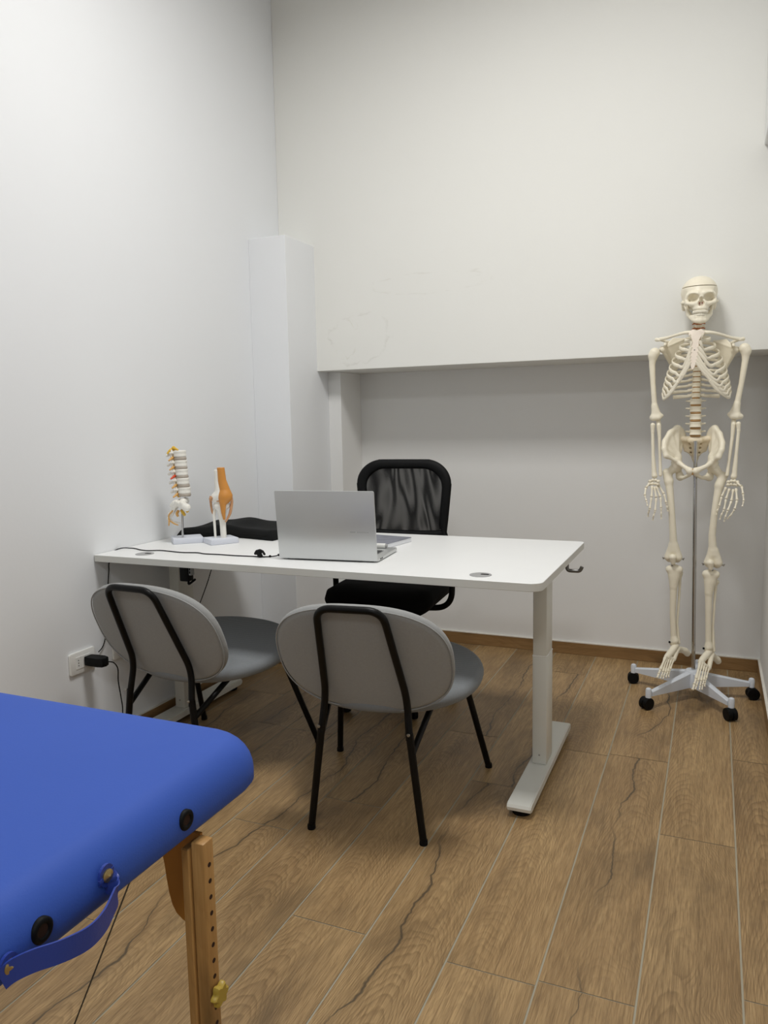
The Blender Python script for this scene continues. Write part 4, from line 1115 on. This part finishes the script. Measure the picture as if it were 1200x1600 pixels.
# --- stand
hubc = Vector((.010, -.002, 0)); ends = [(-.236, .098), (-.150, -.203), (.158, -.208), (.240, .068), (.026, .255)]
bm = bm_new(); lathe(bm, [(0, .048), (.032, .050), (.034, .07), (.031, .116), (.025, .123), (0, .123)], c=(hubc.x, hubc.y, 0))
hub = obj('stand_base', bm, M['stand_white'], sk, smooth=40)
for (ex, ey) in ends:
    e = Vector((ex, ey, 0)); d = (e - hubc).normalized(); sd = Vector((-d.y, d.x, 0)); L_ = (e - hubc).length
    b2 = bm_new(); rings = []
    for (s, zt, zb, w_) in ((.02, .118, .052, .015), (L_ * .5, .097, .053, .0125), (L_ - .012, .075, .055, .010)):
        c = hubc + d * s
        rings.append([c + sd * (-w_) + Vector((0, 0, zb)), c + sd * w_ + Vector((0, 0, zb)), c + sd * w_ + Vector((0, 0, zt - .004)), c + sd * (w_ * .6) + Vector((0, 0, zt)), c - sd * (w_ * .6) + Vector((0, 0, zt)), c - sd * w_ + Vector((0, 0, zt - .004))])
    loft(b2, rings)
    lathe(b2, [(0, .050), (.0120, .050), (.0120, .080), (.010, .087), (.005, .090), (0, .090)], c=(e.x, e.y, 0), segs=18)
    obj('base_leg', b2, M['stand_white'], hub, smooth=40)
    off = d * .004 + Vector((d.y, -d.x, 0)) * .006; a = random.uniform(-.5, .5) + math.atan2(d.y, d.x)
    b2 = bm_new(); cw = e + off; ax = Vector((math.sin(a), -math.cos(a), 0))
    for s in (-1, 1):
        c = cw + ax * s * .011 + Vector((0, 0, .025)); tube(b2, [c - ax * .008, c - ax * .0075, c + ax * .0075, c + ax * .008], [.019, .0245, .0245, .019], 22)
    tube(b2, [cw + Vector((0, 0, .030)) - ax * .014, cw + Vector((0, 0, .030)) + ax * .014], .021, 16)
    cyl(b2, (e.x, e.y, .036), (e.x, e.y, .051), .0105, 14)
    obj('caster', b2, M['black_plastic'], hub, smooth=40)
bm = bm_new(); tube(bm, [(hubc.x + .003, hubc.y, .118), (-.003, hubc.y - .006, 1.085)], .0078, 18); obj('pole', bm, M['chrome'], sk, smooth=60)

# --- skull (front is -y)
def skull_field(h):
    F = Fld((-.085, -.115, -.105), (.085, .115, .075), h)
    F.add(F.ell((0, .015, 0), (.0685, .088, .063)), 0); F.add(F.ell((0, -.03, -.008), (.054, .052, .050)), .02)
    F.add(F.ell((0, .012, -.042), (.055, .06, .028)), .02)
    for s in (-1, 1):
        F.sub(F.ell((s * .077, -.048, -.022), (.020, .034, .032)), .02)
    F.add(F.path([(-.046, -.060, -.020), (-.036, -.076, -.0135), (-.012, -.083, -.014), (0, -.081, -.016), (.012, -.083, -.014), (.036, -.076, -.0135), (.046, -.060, -.020)], [.007, .0085, .009, .008, .009, .0085, .007]), .012)
    F.add(F.ell((0, -.062, -.052), (.036, .028, .026)), .014)
    F.add(F.ell((0, -.064, -.071), (.028, .029, .014)), .008)
    F.add(F.path([(0, -.080, -.018), (0, -.090, -.034)], [.0085, .0055]), .008)
    for s in (-1, 1):
        F.add(F.path([(s * .048, -.060, -.018), (s * .0525, -.058, -.036), (s * .049, -.064, -.048), (s * .033, -.072, -.052)], [.0055, .0065, .0085, .009]), .008)
        F.add(F.path([(s * .051, -.057, -.044), (s * .0635, -.035, -.042), (s * .067, -.012, -.040), (s * .062, .008, -.038)], [.0065, .0048, .0045, .006]), .006)
        F.add(F.ell((s * .056, .018, -.052), (.010, .013, .018)), .010)
    for s in (-1, 1):
        F.sub(F.ell((s * .0305, -.088, -.0295), (.0205, .036, .0162)), .004)
        F.sub(F.ell((s * .043, -.040, -.072), (.013, .028, .022)), .006)
    F.sub(F.ell((0, -.094, -.0520), (.0125, .026, .0120)), .003); F.sub(F.ell((0, -.098, -.041), (.0075, .024, .0140)), .003)
    F.add(F.path([(0, -.070, -.038), (0, -.082, -.062)], [.0015, .0015]), .002)
    return F
SK0 = Vector((-.004, 0, 1.678)); SKR = Matrix.Translation(SK0) @ Matrix.Rotation(math.radians(6), 4, 'Z') @ Matrix.Rotation(math.radians(2), 4, 'X')
F = skull_field(.0016); full = F.f.copy(); seam = .0175
tilt = F.Z - (seam + .10 * (F.Y * 0.12))
F.f = np.maximum(full, tilt + .0012)
me = F.mesh('skull'); me.transform(SKR); skl = obj('skull', me, BN, sk, smooth=180)
F.f = np.maximum(full, -(tilt - .0012))
me = F.mesh('skull_cap'); me.transform(SKR); obj('skull_cap', me, BN, skl, smooth=180)
F = Fld((-.07, -.105, -.140), (.07, .03, -.03), .0016)
for s in (-1, 1):
    F.add(F.path([(0, -.080, -.117), (s * .012, -.077, -.117), (s * .022, -.062, -.112), (s * .032, -.034, -.101), (s * .0395, -.012, -.088)], [.0115, .0108, .0092, .0082, .0076]), .006)
    F.add(F.path([(0, -.082, -.102), (s * .014, -.078, -.102), (s * .023, -.060, -.100), (s * .030, -.040, -.096)], [.007, .0068, .0062, .006]), .008)
    F.add(F.path([(s * .0395, -.012, -.088), (s * .047, -.003, -.068), (s * .054, .006, -.046)], [.0078, .006, .0055]), .008)
    F.add(F.path([(s * .037, -.022, -.090), (s * .044, -.018, -.070), (s * .047, -.022, -.050)], [.007, .005, .003]), .01)
me = F.mesh('mandible'); me.transform(SKR); obj('mandible', me, BN, skl, smooth=180)
for nm, zc, hh in (('upper_teeth', -.0835, .0072), ('lower_teeth', -.0955, .0064)):
    bm = bm_new()
    for k in range(14):
        t = (k - 6.5) / 6.5 * 1.25
        a_ = .0265 if nm[0] == 'u' else .0245; x = a_ * math.sin(t); y = -.050 - .0425 * math.cos(t) + (.0 if nm[0] == 'u' else .003)
        t2 = bmesh.new(); bmesh.ops.create_icosphere(t2, subdivisions=2, radius=1)
        bmesh.ops.transform(t2, matrix=SKR @ Matrix.Translation((x, y, zc)) @ Matrix.Rotation(t * .8, 4, 'Z') @ Matrix.Diagonal((.0036, .0040, hh, 1)), verts=t2.verts); merge(bm, t2)
    obj(nm, bm, M['tooth'], skl, smooth=180)
b2 = bm_new(); prism(b2, [(-.070, -.040), (-.082, -.062), (-.060, -.062), (-.058, -.038)], 'x', -.0012, .0012)
for s in (-1, 1): tube(b2, [(s * .006, -.072, -.046), (s * .007, -.066, -.056)], .0035, 8)
bmesh.ops.transform(b2, matrix=SKR, verts=b2.verts); obj('nasal_septum', b2, M['nasal'], skl, smooth=60)
# --- spine
def vertebra_mesh(name, r, hz, tp, spn, depth=.72):
    F = Fld((-tp - .008, -r - .006, -.03), (tp + .008, r + spn + .01, .03), .0018)
    g = F.ell((0, 0, 0), (r, r * depth, 10.)); rr = np.sqrt((F.X / r) ** 2 + (F.Y / (r * depth)) ** 2)
    g = (rr - 1 + .13 * (1 - np.clip(np.abs(F.Z) / hz, 0, 1) ** 2)) * r * depth
    F.f = np.maximum(g, np.abs(F.Z) - hz)
    for s in (-1, 1):
        F.add(F.path([(s * r * .5, r * .5, hz * .2), (s * r * .75, r * 1.1, 0), (0, r * 1.75, -hz * .2)], [.0045, .005, .004]), .004)
        F.add(F.path([(s * r * .7, r * .95, hz * .15), (s * tp, r * 1.0, hz * .3)], [.0042, .0034]), .004)
        F.add(F.cap((s * r * .75, r * 1.1, hz * .9), (s * r * .75, r * 1.15, -hz * .9), .0042), .004)
    F.add(F.path([(0, r * 1.7, -hz * .2), (0, r * 1.4 + spn, -hz * 1.1)], [.0042, .0045]), .004)
    return F.mesh(name)
VL = vertebra_mesh('lumbar', .0235, .0112, .036, .022); VT = vertebra_mesh('thoracic', .0165, .0085, .028, .024); VC = vertebra_mesh('cervical', .0125, .0062, .0235, .014)
SPX = [(1.561, -.004, .030), (1.524, -.005, .028), (1.50, -.005, .026), (1.419, -.006, .045), (1.316, -.007, .040), (1.233, -.007, .012), (1.168, -.006, -.002), (1.087, -.005, .018)]
def spx(z):
    zs = [q[0] for q in SPX][::-1]
    return float(np.interp(z, zs, [q[1] for q in SPX][::-1])), float(np.interp(z, zs, [q[2] for q in SPX][::-1]))
vz = [1.640 - .0188 * k for k in range(7)] + [1.505 - .0213 * k for k in range(12)]
vz += [1.2445, 1.214, 1.183, 1.152, 1.1205]
proto = {}
for i, z in enumerate(vz):
    x, y = spx(z); me = VC if i < 7 else (VT if i < 19 else VL)
    key = id(me)
    if key not in proto:
        o = obj('vertebra', me, BN, sk, smooth=180); proto[key] = o
    else:
        o = proto[key].copy(); COL.objects.link(o); o.parent = sk
    o.location = (x, y, z)
    if 7 <= i < 19: s_ = .88 + .02 * (i - 7); o.scale = (s_, s_, 1)
dproto = {}
for i in range(len(vz)):
    zn = vz[i + 1] if i + 1 < len(vz) else vz[i] - .030
    z = (vz[i] + zn) / 2; x, y = spx(z); r, hz = (.0122, .0062) if i < 7 else ((.0150, .0085) if i < 19 else (.0212, .0118))
    gap = max((vz[i] - zn) / 2 - hz + .0006, .0015); kk = 0 if i < 7 else (1 if i < 19 else 2)
    if kk not in dproto:
        bm = bm_new(); lathe(bm, [(0, -1), (.85, -1), (.95, -.5), (.97, 0), (.95, .5), (.85, 1), (0, 1)], segs=20)
        o = obj('spinal_disc', bm, M['disc_orange'] if kk == 0 else M['disc'], sk, smooth=50); dproto[kk] = o
    else: o = dproto[kk].copy(); COL.objects.link(o); o.parent = sk
    o.location = (x, y, z); o.scale = (r, r * .72, gap)
bm = bm_new()
for k in range(3, 7):
    z = vz[k] - .009
    for s in (-1, 1): tube(bm, catmull([(-.004 + s * .008, .022, z), (-.004 + s * .016, .012, z + .001), (-.004 + s * .024, .006, z - .003)], 4), [.003, .0034, .002], 8)
obj('nerve_root', bm, M['disc_orange'], sk, smooth=60)
# --- ribs
A_ = [.046, .066, .081, .093, .103, .111, .117, .122, .126, .128, .122, .098]
B_ = [.052, .066, .076, .083, .088, .091, .093, .093, .092, .090, .082, .065]
DR = [.022, .036, .050, .060, .068, .072, .074, .074, .070, .062, .030, .012]
TE = [148, 146, 143, 140, 137, 133, 128, 121, 114, 106, 84, 60]
ST = [(1.503, .024), (1.478, .015), (1.455, .013), (1.437, .013), (1.421, .013), (1.407, .012), (1.396, .010)]
ends_ = {}
for i in range(12):
    for s in (-1, 1):
        z0 = 1.505 - .0213 * i; x0, y0 = spx(z0); pts = []
        n = 22; yc = -.022
        for k in range(n + 1):
            th = math.radians(12 + (TE[i] - 12) * k / n)
            x = -.006 - .012 * (k / n) * 0 + s * A_[i] * math.sin(th) ** .85 + (.006 * (1 if s > 0 else 1) * 0)
            y = yc + B_[i] * math.cos(th) * (.80 if th < PI / 2 else 1.0)
            fr = (1 - math.cos(th)) / 2
            z = z0 - .004 - DR[i] * fr
            pts.append(Vector((x, y, z)))
        pts[0] = Vector((x0 + s * .012, y0 + .012, z0))
        bm = bm_new(); tube(bm, pts, [.0046, .0058, .0066, .0070, .0074, .0078, .0080, .0072], 10, flat=.45, up=(0, 0, 1))
        obj('rib', bm, BN, sk, smooth=60); ends_[(i, s)] = pts[-1]
        if i < 10:
            e = pts[-1]
            dirv = (pts[-1] - pts[-3]).normalized()
            if i < 7:
                zt, hw = ST[i]; tx = -.010 - (1.50 - zt) * .07; tgt = Vector((tx + s * hw, -.104 - (1.50 - zt) * .10, zt))
            else:
                q = ends_[(6, s)]; tx = -.014
                tgt = Vector((tx + s * (.030 + .014 * (i - 7)), -.112, 1.392 - .027 * (i - 6) + .010))
            mid = e + dirv * .022 + Vector((0, 0, -.006 if i > 3 else 0))
            mid2 = mid.lerp(tgt, .55) + Vector((0, -.004, -.010 if i > 3 else 0))
            bm = bm_new(); tube(bm, catmull([e - dirv * .003, mid, mid2, tgt], 6), [.0070, .0068, .0062, .0052], 10, flat=.55, up=(0, 0, 1)); obj('costal_cartilage', bm, M['cartilage'], sk, smooth=60)
# --- sternum
bm = bm_new()
so = [(0, 1.518), (.016, 1.523), (.029, 1.514), (.028, 1.503), (.019, 1.492), (.0135, 1.482), (.014, 1.470), (.015, 1.455), (.016, 1.442), (.0155, 1.425), (.017, 1.412), (.016, 1.398), (.010, 1.388), (.007, 1.376), (.003, 1.368)]
out = [(x, z) for x, z in so] + [(-x, z) for x, z in so[::-1][:-1]]
def stp(x, z, d): 
    q = (1.52 - z); return (-.008 - q * .075 + x, -.096 - q * .115 + d, z)
loft(bm, [[stp(x * .85, z, -.0045) for x, z in out], [stp(x, z, -.002) for x, z in out], [stp(x, z, .003) for x, z in out], [stp(x * .85, z, .005) for x, z in out]])
stn = obj('sternum', bm, M['sternum'], sk, smooth=40)
b2 = bm_new(); c = stp(0, 1.443, -.005); lathe(b2, [(0, -.0015), (.0024, -.001), (.0024, .002), (0, .002)], axis='y', c=c, segs=12); obj('screw', b2, M['steel'], stn)
# --- clavicles and scapulae
clav = {-1: [(-.022, -.088, 1.512), (-.050, -.088, 1.513), (-.085, -.066, 1.508), (-.118, -.040, 1.502), (-.150, -.020, 1.499)], 1: [(.014, -.088, 1.510), (.045, -.088, 1.508), (.080, -.066, 1.500), (.115, -.040, 1.489), (.148, -.020, 1.482)]}
hh_ = {-1: Vector((-.172, -.010, 1.447)), 1: Vector((.170, -.010, 1.447))}
for s in (-1, 1):
    bm = bm_new(); tube(bm, catmull(clav[s], 6), [.0085, .0062, .0055, .0058, .0075], 12, flat=.8, up=(0, 0, 1)); obj('clavicle', bm, BN, sk, smooth=60)
    dz = .008 if s < 0 else -.008; X = lambda x: s * x - (.0 if s > 0 else .002)
    G = (X(.137), .004, 1.452 + dz)
    bone('scapula', [([G, (X(.130), .012, 1.448 + dz)], [.0135, .011]), ([(X(.060), .072, 1.475 + dz), (X(.110), .060, 1.482 + dz), (X(.148), .030, 1.494 + dz), (X(.160), -.004, 1.492 + dz), (X(.148), -.022, 1.488 + dz)], [.003, .005, .006, .008, .006]),
                     ([(X(.126), .012, 1.466 + dz), (X(.122), -.012, 1.478 + dz), (X(.126), -.034, 1.466 + dz)], [.007, .0065, .0055]), ([(X(.13), .012, 1.44 + dz), (X(.108), .045, 1.395 + dz), (X(.088), .062, 1.352 + dz)], [.008, .005, .005])],
         BN, sk, h=.002, k=.006, tris=[((X(.055), .066, 1.495 + dz), (X(.088), .064, 1.352 + dz), (X(.130), .014, 1.455 + dz), .0028), ((X(.055), .066, 1.495 + dz), (X(.10), .045, 1.497 + dz), (X(.130), .014, 1.46 + dz), .0028)])
    bm = bm_new(); tube(bm, catmull([G, (X(.146), -.004, 1.452 + dz * .5), (X(.153), -.008, 1.447), (hh_[s].x - s * .012, -.010, 1.448)], 5), .0036, 10); obj('joint_spring', bm, M['steel'], sk, smooth=60)
# --- arms
HL = {-1: [(-.174, -.010, 1.436), (-.177, -.010, 1.399), (-.172, -.010, 1.320), (-.164, -.010, 1.229), (-.157, -.010, 1.195)], 1: [(.172, -.010, 1.437), (.170, -.010, 1.400), (.159, -.010, 1.310), (.146, -.010, 1.229), (.139, -.010, 1.195)]}
EL = {-1: ((-.172, -.010, 1.182), (-.135, -.010, 1.190)), 1: ((.160, -.010, 1.181), (.118, -.010, 1.190))}
RAD = {-1: [(-.169, -.020, 1.152), (-.169, -.020, 1.125), (-.165, -.024, 1.03), (-.159, -.029, .955), (-.157, -.030, .943)], 1: [(.153, -.020, 1.152), (.155, -.020, 1.125), (.149, -.024, 1.03), (.145, -.029, .955), (.143, -.030, .943)]}
ULN = {-1: [(-.149, .000, 1.172), (-.146, -.012, 1.150), (-.142, -.012, 1.10), (-.137, -.019, 1.004), (-.134, -.025, .946)], 1: [(.137, .000, 1.172), (.136, -.012, 1.150), (.133, -.012, 1.10), (.124, -.019, 1.005), (.118, -.025, .948)]}
HAND = {-1: {'th': [(-.175, -.04, .912), (-.188, -.06, .895), (-.19, -.08, .865), (-.182, -.09, .843), (-.177, -.095, .822)],
 'in': [(-.165, -.04, .902), (-.165, -.06, .856), (-.170, -.075, .809), (-.175, -.07, .793), (-.177, -.06, .775)],
 'mi': [(-.157, -.035, .899), (-.147, -.05, .853), (-.149, -.07, .801), (-.155, -.07, .78), (-.158, -.06, .76)],
 'ri': [(-.15, -.03, .901), (-.131, -.04, .855), (-.127, -.055, .811), (-.126, -.055, .787), (-.126, -.05, .765)],
 'pi': [(-.143, -.025, .909), (-.118, -.03, .867), (-.108, -.04, .831), (-.104, -.04, .813), (-.101, -.035, .796)]},
 1: {'th': [(.156, -.04, .917), (.172, -.06, .906), (.177, -.08, .878), (.18, -.09, .851), (.175, -.095, .829)],
 'in': [(.152, -.04, .897), (.157, -.06, .85), (.149, -.075, .816), (.136, -.07, .792), (.123, -.06, .775)],
 'mi': [(.143, -.035, .893), (.137, -.05, .846), (.124, -.07, .809), (.116, -.07, .783), (.113, -.06, .764)],
 'ri': [(.129, -.03, .895), (.117, -.04, .852), (.111, -.055, .81), (.101, -.055, .789), (.097, -.05, .77)],
 'pi': [(.117, -.025, .900), (.101, -.03, .861), (.093, -.04, .823), (.087, -.04, .805), (.084, -.035, .788)]}}
for s in (-1, 1):
    P = HL[s]; h0 = hh_[s]
    bone('humerus', [([h0 - Vector((s * .004, 0, 0)), P[0]], [.0205, .018]), (P, [.017, .0122, .0100, .0110, .014]), (list(EL[s]), [.0110, .0065]), ([P[3], (P[-1][0] + s * .008, -.012, 1.19)], [.009, .0115]), ([P[3], (P[-1][0] - s * .012, -.012, 1.192)], [.009, .009]), ([(P[-1][0] + s * .008, -.018, 1.180), (P[-1][0] - s * .010, -.018, 1.181)], [.0105, .0100])], BN, sk, h=.002, k=.010)
    bone('radius', [(RAD[s][:2], [.0095, .0062]), (RAD[s][1:], [.0062, .0066, .0100, .0120])], BN, sk, h=.0018, k=.004)
    bone('ulna', [(ULN[s], [.0085, .0095, .0066, .0056, .0068])], BN, sk, h=.0018, k=.004)
    c = Vector((-.157, -.033, .914)) if s < 0 else Vector((.141, -.033, .915))
    paths = []
    for (dx, dz) in ((-.018, .006), (-.007, .010), (.005, .010), (.016, .006), (-.019, -.006), (-.008, -.004), (.004, -.005), (.015, -.006)):
        paths.append(([c + Vector((dx, random.uniform(-.004, .004), dz)), c + Vector((dx + .001, -.002, dz + .001))], [.0068, .006]))
    hnd = bone('hand', paths, BN, sk, h=.0015, k=.0015)
    for key, ch in HAND[s].items():
        b2 = bm_new()
        for q in range(4):
            a, b_ = Vector(ch[q]), Vector(ch[q + 1]); g = (b_ - a).normalized() * .0012
            r = (.0056, .0048, .0040, .0034)[q]
            tube(b2, [a + g, a.lerp(b_, .12), a.lerp(b_, .3), a.lerp(b_, .5), a.lerp(b_, .75), a.lerp(b_, .92), b_ - g], [r * .8, r * 1.15, r * .78, r * .66, r * .75, r * 1.15, r * .85], 10)
        obj('finger', b2, BN, hnd, smooth=60)
# --- pelvis
CX = -.005
ILI = {-1: [(-.048, .055, 1.085), (-.057, .045, 1.124), (-.076, .030, 1.137), (-.102, .0, 1.120), (-.120, -.03, 1.084), (-.121, -.05, 1.055), (-.112, -.055, 1.027)], 1: [(.042, .055, 1.083), (.051, .045, 1.122), (.068, .03, 1.135), (.087, .0, 1.112), (.097, -.03, 1.077), (.095, -.05, 1.050), (.084, -.055, 1.022)]}
for s in (-1, 1):
    cr = ILI[s]; ac = Vector((-.074, -.008, .984)) if s < 0 else Vector((.065, -.008, .984)); P0 = (ac.x + s * -.004, .004, 1.018); P1 = (ac.x * .9, .035, 1.050)
    tris = [(P0, cr[i], cr[i + 1], .0042) for i in range(2, len(cr) - 1)] + [(P0, P1, cr[2], .0045), (P1, cr[0], cr[2], .005), (cr[0], cr[1], cr[2], .005)]
    sx_ = CX - .004
    crs = [tuple(q) for q in catmull(cr, 4)]
    bone('hip_bone', [(crs, [.0068] * len(crs)), ([cr[-1], (ac.x + s * .004, -.040, 1.008), ac], [.006, .008, .014]), ([P0, ac], [.012, .020]), ([ac, (ac.x * .9, -.030, 1.000), (ac.x * .62, -.052, .985), (sx_ + s * .010, -.064, .966)], [.016, .0105, .0085, .0105]),
        ([(sx_ + s * .010, -.064, .966), (sx_ + s * .013, -.060, .950), (sx_ + s * .034, -.030, .936), (ac.x * .80, .012, .936)], [.0095, .0075, .0070, .0125]), ([(ac.x * .80, .012, .936), (ac.x * .9, .018, .960), ac], [.0125, .013, .018]), ([P1, (ac.x * .95, .03, 1.01), ac], [.008, .010, .016])],
        BN, sk, h=.0022, k=.016, tris=tris, subs=[((ac.x + s * .020, -.010, .976), (.020, .020, .020))])
bm = bm_new(); box(bm, (CX - .004 - .0035, -.073, .950), (CX - .004 + .0035, -.056, .976), .002, 1); obj('pubic_cartilage', bm, M['disc'], sk)
subs_ = []
for s in (-1, 1):
    for k in range(4): subs_.append(((CX + s * (.020 - .002 * k), .045 + .010 * k - .012, 1.073 - .019 * k), (.0045, .014, .004)))
bone('sacrum', [([(CX - .016, .018, 1.088), (CX + .016, .018, 1.088)], [.0135, .0135]), ([(CX, .026, 1.088), (CX, .050, 1.060), (CX, .070, 1.025), (CX, .078, 1.000), (CX, .070, .985)], [.022, .018, .014, .009, .005]), ([(CX - .048, .040, 1.092), (CX, .028, 1.090), (CX + .048, .040, 1.092)], [.011, .014, .011])],
     M['bone_face'], sk, h=.002, k=.010, tris=[((CX - .050, .045, 1.092), (CX + .050, .045, 1.092), (CX, .078, 1.005), .008), ((CX - .050, .042, 1.095), (CX - .038, .058, 1.045), (CX, .06, 1.03), .007), ((CX + .050, .042, 1.095), (CX + .038, .058, 1.045), (CX, .06, 1.03), .007)], subs=subs_)
# --- legs
FE = {-1: [(-.109, .0, .952), (-.102, -.005, .919), (-.094, -.012, .86), (-.087, -.016, .79), (-.080, -.012, .70), (-.077, -.006, .632)], 1: [(.103, .0, .940), (.091, -.005, .905), (.083, -.012, .85), (.076, -.016, .79), (.070, -.012, .70), (.075, -.006, .622)]}
for s in (-1, 1):
    ac = Vector((-.074, -.010, .980)) if s < 0 else Vector((.065, -.010, .980)); P = FE[s]; kz = .600 if s < 0 else .585; kx = P[-1][0] + (0 if s < 0 else .002)
    bone('femur', [([ac + Vector((s * .004, 0, -.004)), (P[0][0] - s * .006, P[0][1], P[0][2] + .002)], [.0205, .0125]), ([(P[0][0] + s * .004, .004, P[0][2] + .004), P[1]], [.0145, .0165]), (P, [.014, .0165, .0138, .0128, .0140, .0170]),
                   ([(kx - .006, -.006, kz + .05), (kx - .017, -.002, kz), (kx - .015, .014, kz - .008)], [.0135, .0190, .0175]), ([(kx + .006, -.006, kz + .05), (kx + .017, -.002, kz), (kx + .015, .014, kz - .008)], [.0135, .0190, .0175])], BN, sk, h=.0022, k=.010)
    px_ = -.078 if s < 0 else .066; pz = kz - .006
    bone('patella', [([(px_, -.030, pz + .008), (px_ + .002, -.030, pz - .014)], [.0155, .009])], BN, sk, h=.0018)
TI = {-1: [(-.072, .0, .548), (-.072, .0, .52), (-.073, -.002, .478), (-.074, -.002, .353), (-.068, 0, .262), (-.064, .0, .240)], 1: [(.070, .0, .536), (.068, .0, .505), (.064, -.002, .460), (.066, -.002, .338), (.069, .0, .250), (.070, .0, .226)]}
FB = {-1: [(-.047, .022, .528), (-.049, .020, .510), (-.051, .020, .42), (-.056, .016, .31), (-.050, .018, .240), (-.047, .016, .228)], 1: [(.094, .012, .502), (.090, .012, .488), (.087, .012, .41), (.084, .012, .31), (.088, .010, .225), (.090, .008, .210)]}
for s in (-1, 1):
    T = TI[s]
    bone('tibia', [([(T[0][0] - .019, 0, T[0][2]), (T[0][0] + .019, 0, T[0][2])], [.0145, .0145]), ([(T[0][0] - .014, 0, T[0][2] - .004), T[2]], [.015, .011]), ([(T[0][0] + .014, 0, T[0][2] - .004), T[2]], [.015, .011]), (T, [.020, .0205, .0150, .0118, .0122, .0170]), ([T[-1], (T[-1][0] - .010 if s > 0 else T[-1][0] - .012, -.004, T[-1][2] - .014)], [.010, .0065])], BN, sk, h=.002, k=.010)
    bone('fibula', [(FB[s], [.0095, .0060, .0052, .0052, .0080, .0070])], BN, sk, h=.0018)
    # shiny screws at knee and ankle
    kz = .592 if s < 0 else .575; kx = -.077 if s < 0 else .078
    for q in (-1, 1):
        b2 = bm_new(); tube(b2, [(kx + q * .032, 0, kz), (kx + q * .042, -.002, kz + .003)], .0024, 10); tube(b2, [(kx + q * .038, -.002, kz - .004), (kx + q * .043, -.002, kz + .006)], .0018, 8); obj('joint_pin', b2, M['steel'], sk, smooth=60)
    a = Vector(T[-1]); b2 = bm_new(); tube(b2, [(a.x - .016, -.014, a.z - .004), (a.x - .022, -.016, a.z - .004)], .0045, 12); obj('joint_pin', b2, M['black_rubber'], sk, smooth=60)
    b2 = bm_new(); tube(b2, [(kx - .003, -.010, kz - .045 + .01), (kx - .003, -.010, kz - .018)], .004, 10); obj('joint_pin', b2, M['steel'], sk, smooth=60)
# --- feet
FEET = {
 -1: dict(ank=(-.060, .000, .218), heel=[(-.052, .006, .205), (-.040, .030, .196), (-.022, .052, .184), (-.014, .060, .172)], mid=[(-.068, -.018, .207), (-.079, -.045, .196), (-.089, -.066, .187)],
   toes=[[(-.094, -.082, .190), (-.110, -.150, .153), (-.115, -.170, .141), (-.119, -.190, .130)], [(-.089, -.075, .185), (-.100, -.150, .146), (-.104, -.167, .132), (-.108, -.180, .125)], [(-.082, -.068, .179), (-.091, -.143, .143), (-.096, -.160, .131), (-.097, -.172, .122)],
         [(-.073, -.058, .174), (-.082, -.133, .143), (-.085, -.150, .133), (-.087, -.163, .126)], [(-.063, -.044, .172), (-.074, -.112, .147), (-.078, -.129, .133), (-.077, -.146, .124)]]),
 1: dict(ank=(.072, .000, .206), heel=[(.082, .008, .192), (.092, .024, .178), (.104, .038, .164), (.108, .044, .156)], mid=[(.062, -.021, .196), (.050, -.048, .187), (.042, -.069, .179)],
   toes=[[(.040, -.085, .183), (.027, -.156, .133), (.021, -.177, .116), (.016, -.201, .100)], [(.048, -.085, .177), (.035, -.160, .127), (.030, -.177, .112), (.026, -.194, .101)], [(.056, -.082, .170), (.046, -.153, .125), (.043, -.170, .111), (.041, -.187, .098)],
         [(.064, -.075, .164), (.056, -.143, .125), (.052, -.160, .112), (.050, -.175, .096)], [(.074, -.065, .156), (.064, -.126, .129), (.060, -.143, .117), (.060, -.158, .104)]])}
for s in (-1, 1):
    Q = FEET[s]
    ft = bone('foot', [([Q['ank'], Q['mid'][0]], [.0145, .013]), (Q['heel'], [.013, .0125, .0145, .0135]), (Q['mid'], [.0135, .0135, .012]), ([Q['heel'][0], Q['toes'][4][0]], [.011, .009])] + [([Q['mid'][2], t[0]], [.008, .0068]) for t in Q['toes']], BN, sk, h=.0018, k=.004)
    for k, t in enumerate(Q['toes']):
        b2 = bm_new()
        for q in range(3):
            a, b_ = Vector(t[q]), Vector(t[q + 1]); r = ((.0066, .0058, .0052) if k == 0 else (.0048, .0040, .0034))[q]; g = (b_ - a).normalized() * .001
            tube(b2, [a + g, a.lerp(b_, .12), a.lerp(b_, .35), a.lerp(b_, .65), a.lerp(b_, .88), b_ - g], [r * .8, r * 1.1, r * .72, r * .72, r * 1.1, r * .8], 10)
        obj('toe', b2, BN, ft, smooth=60)
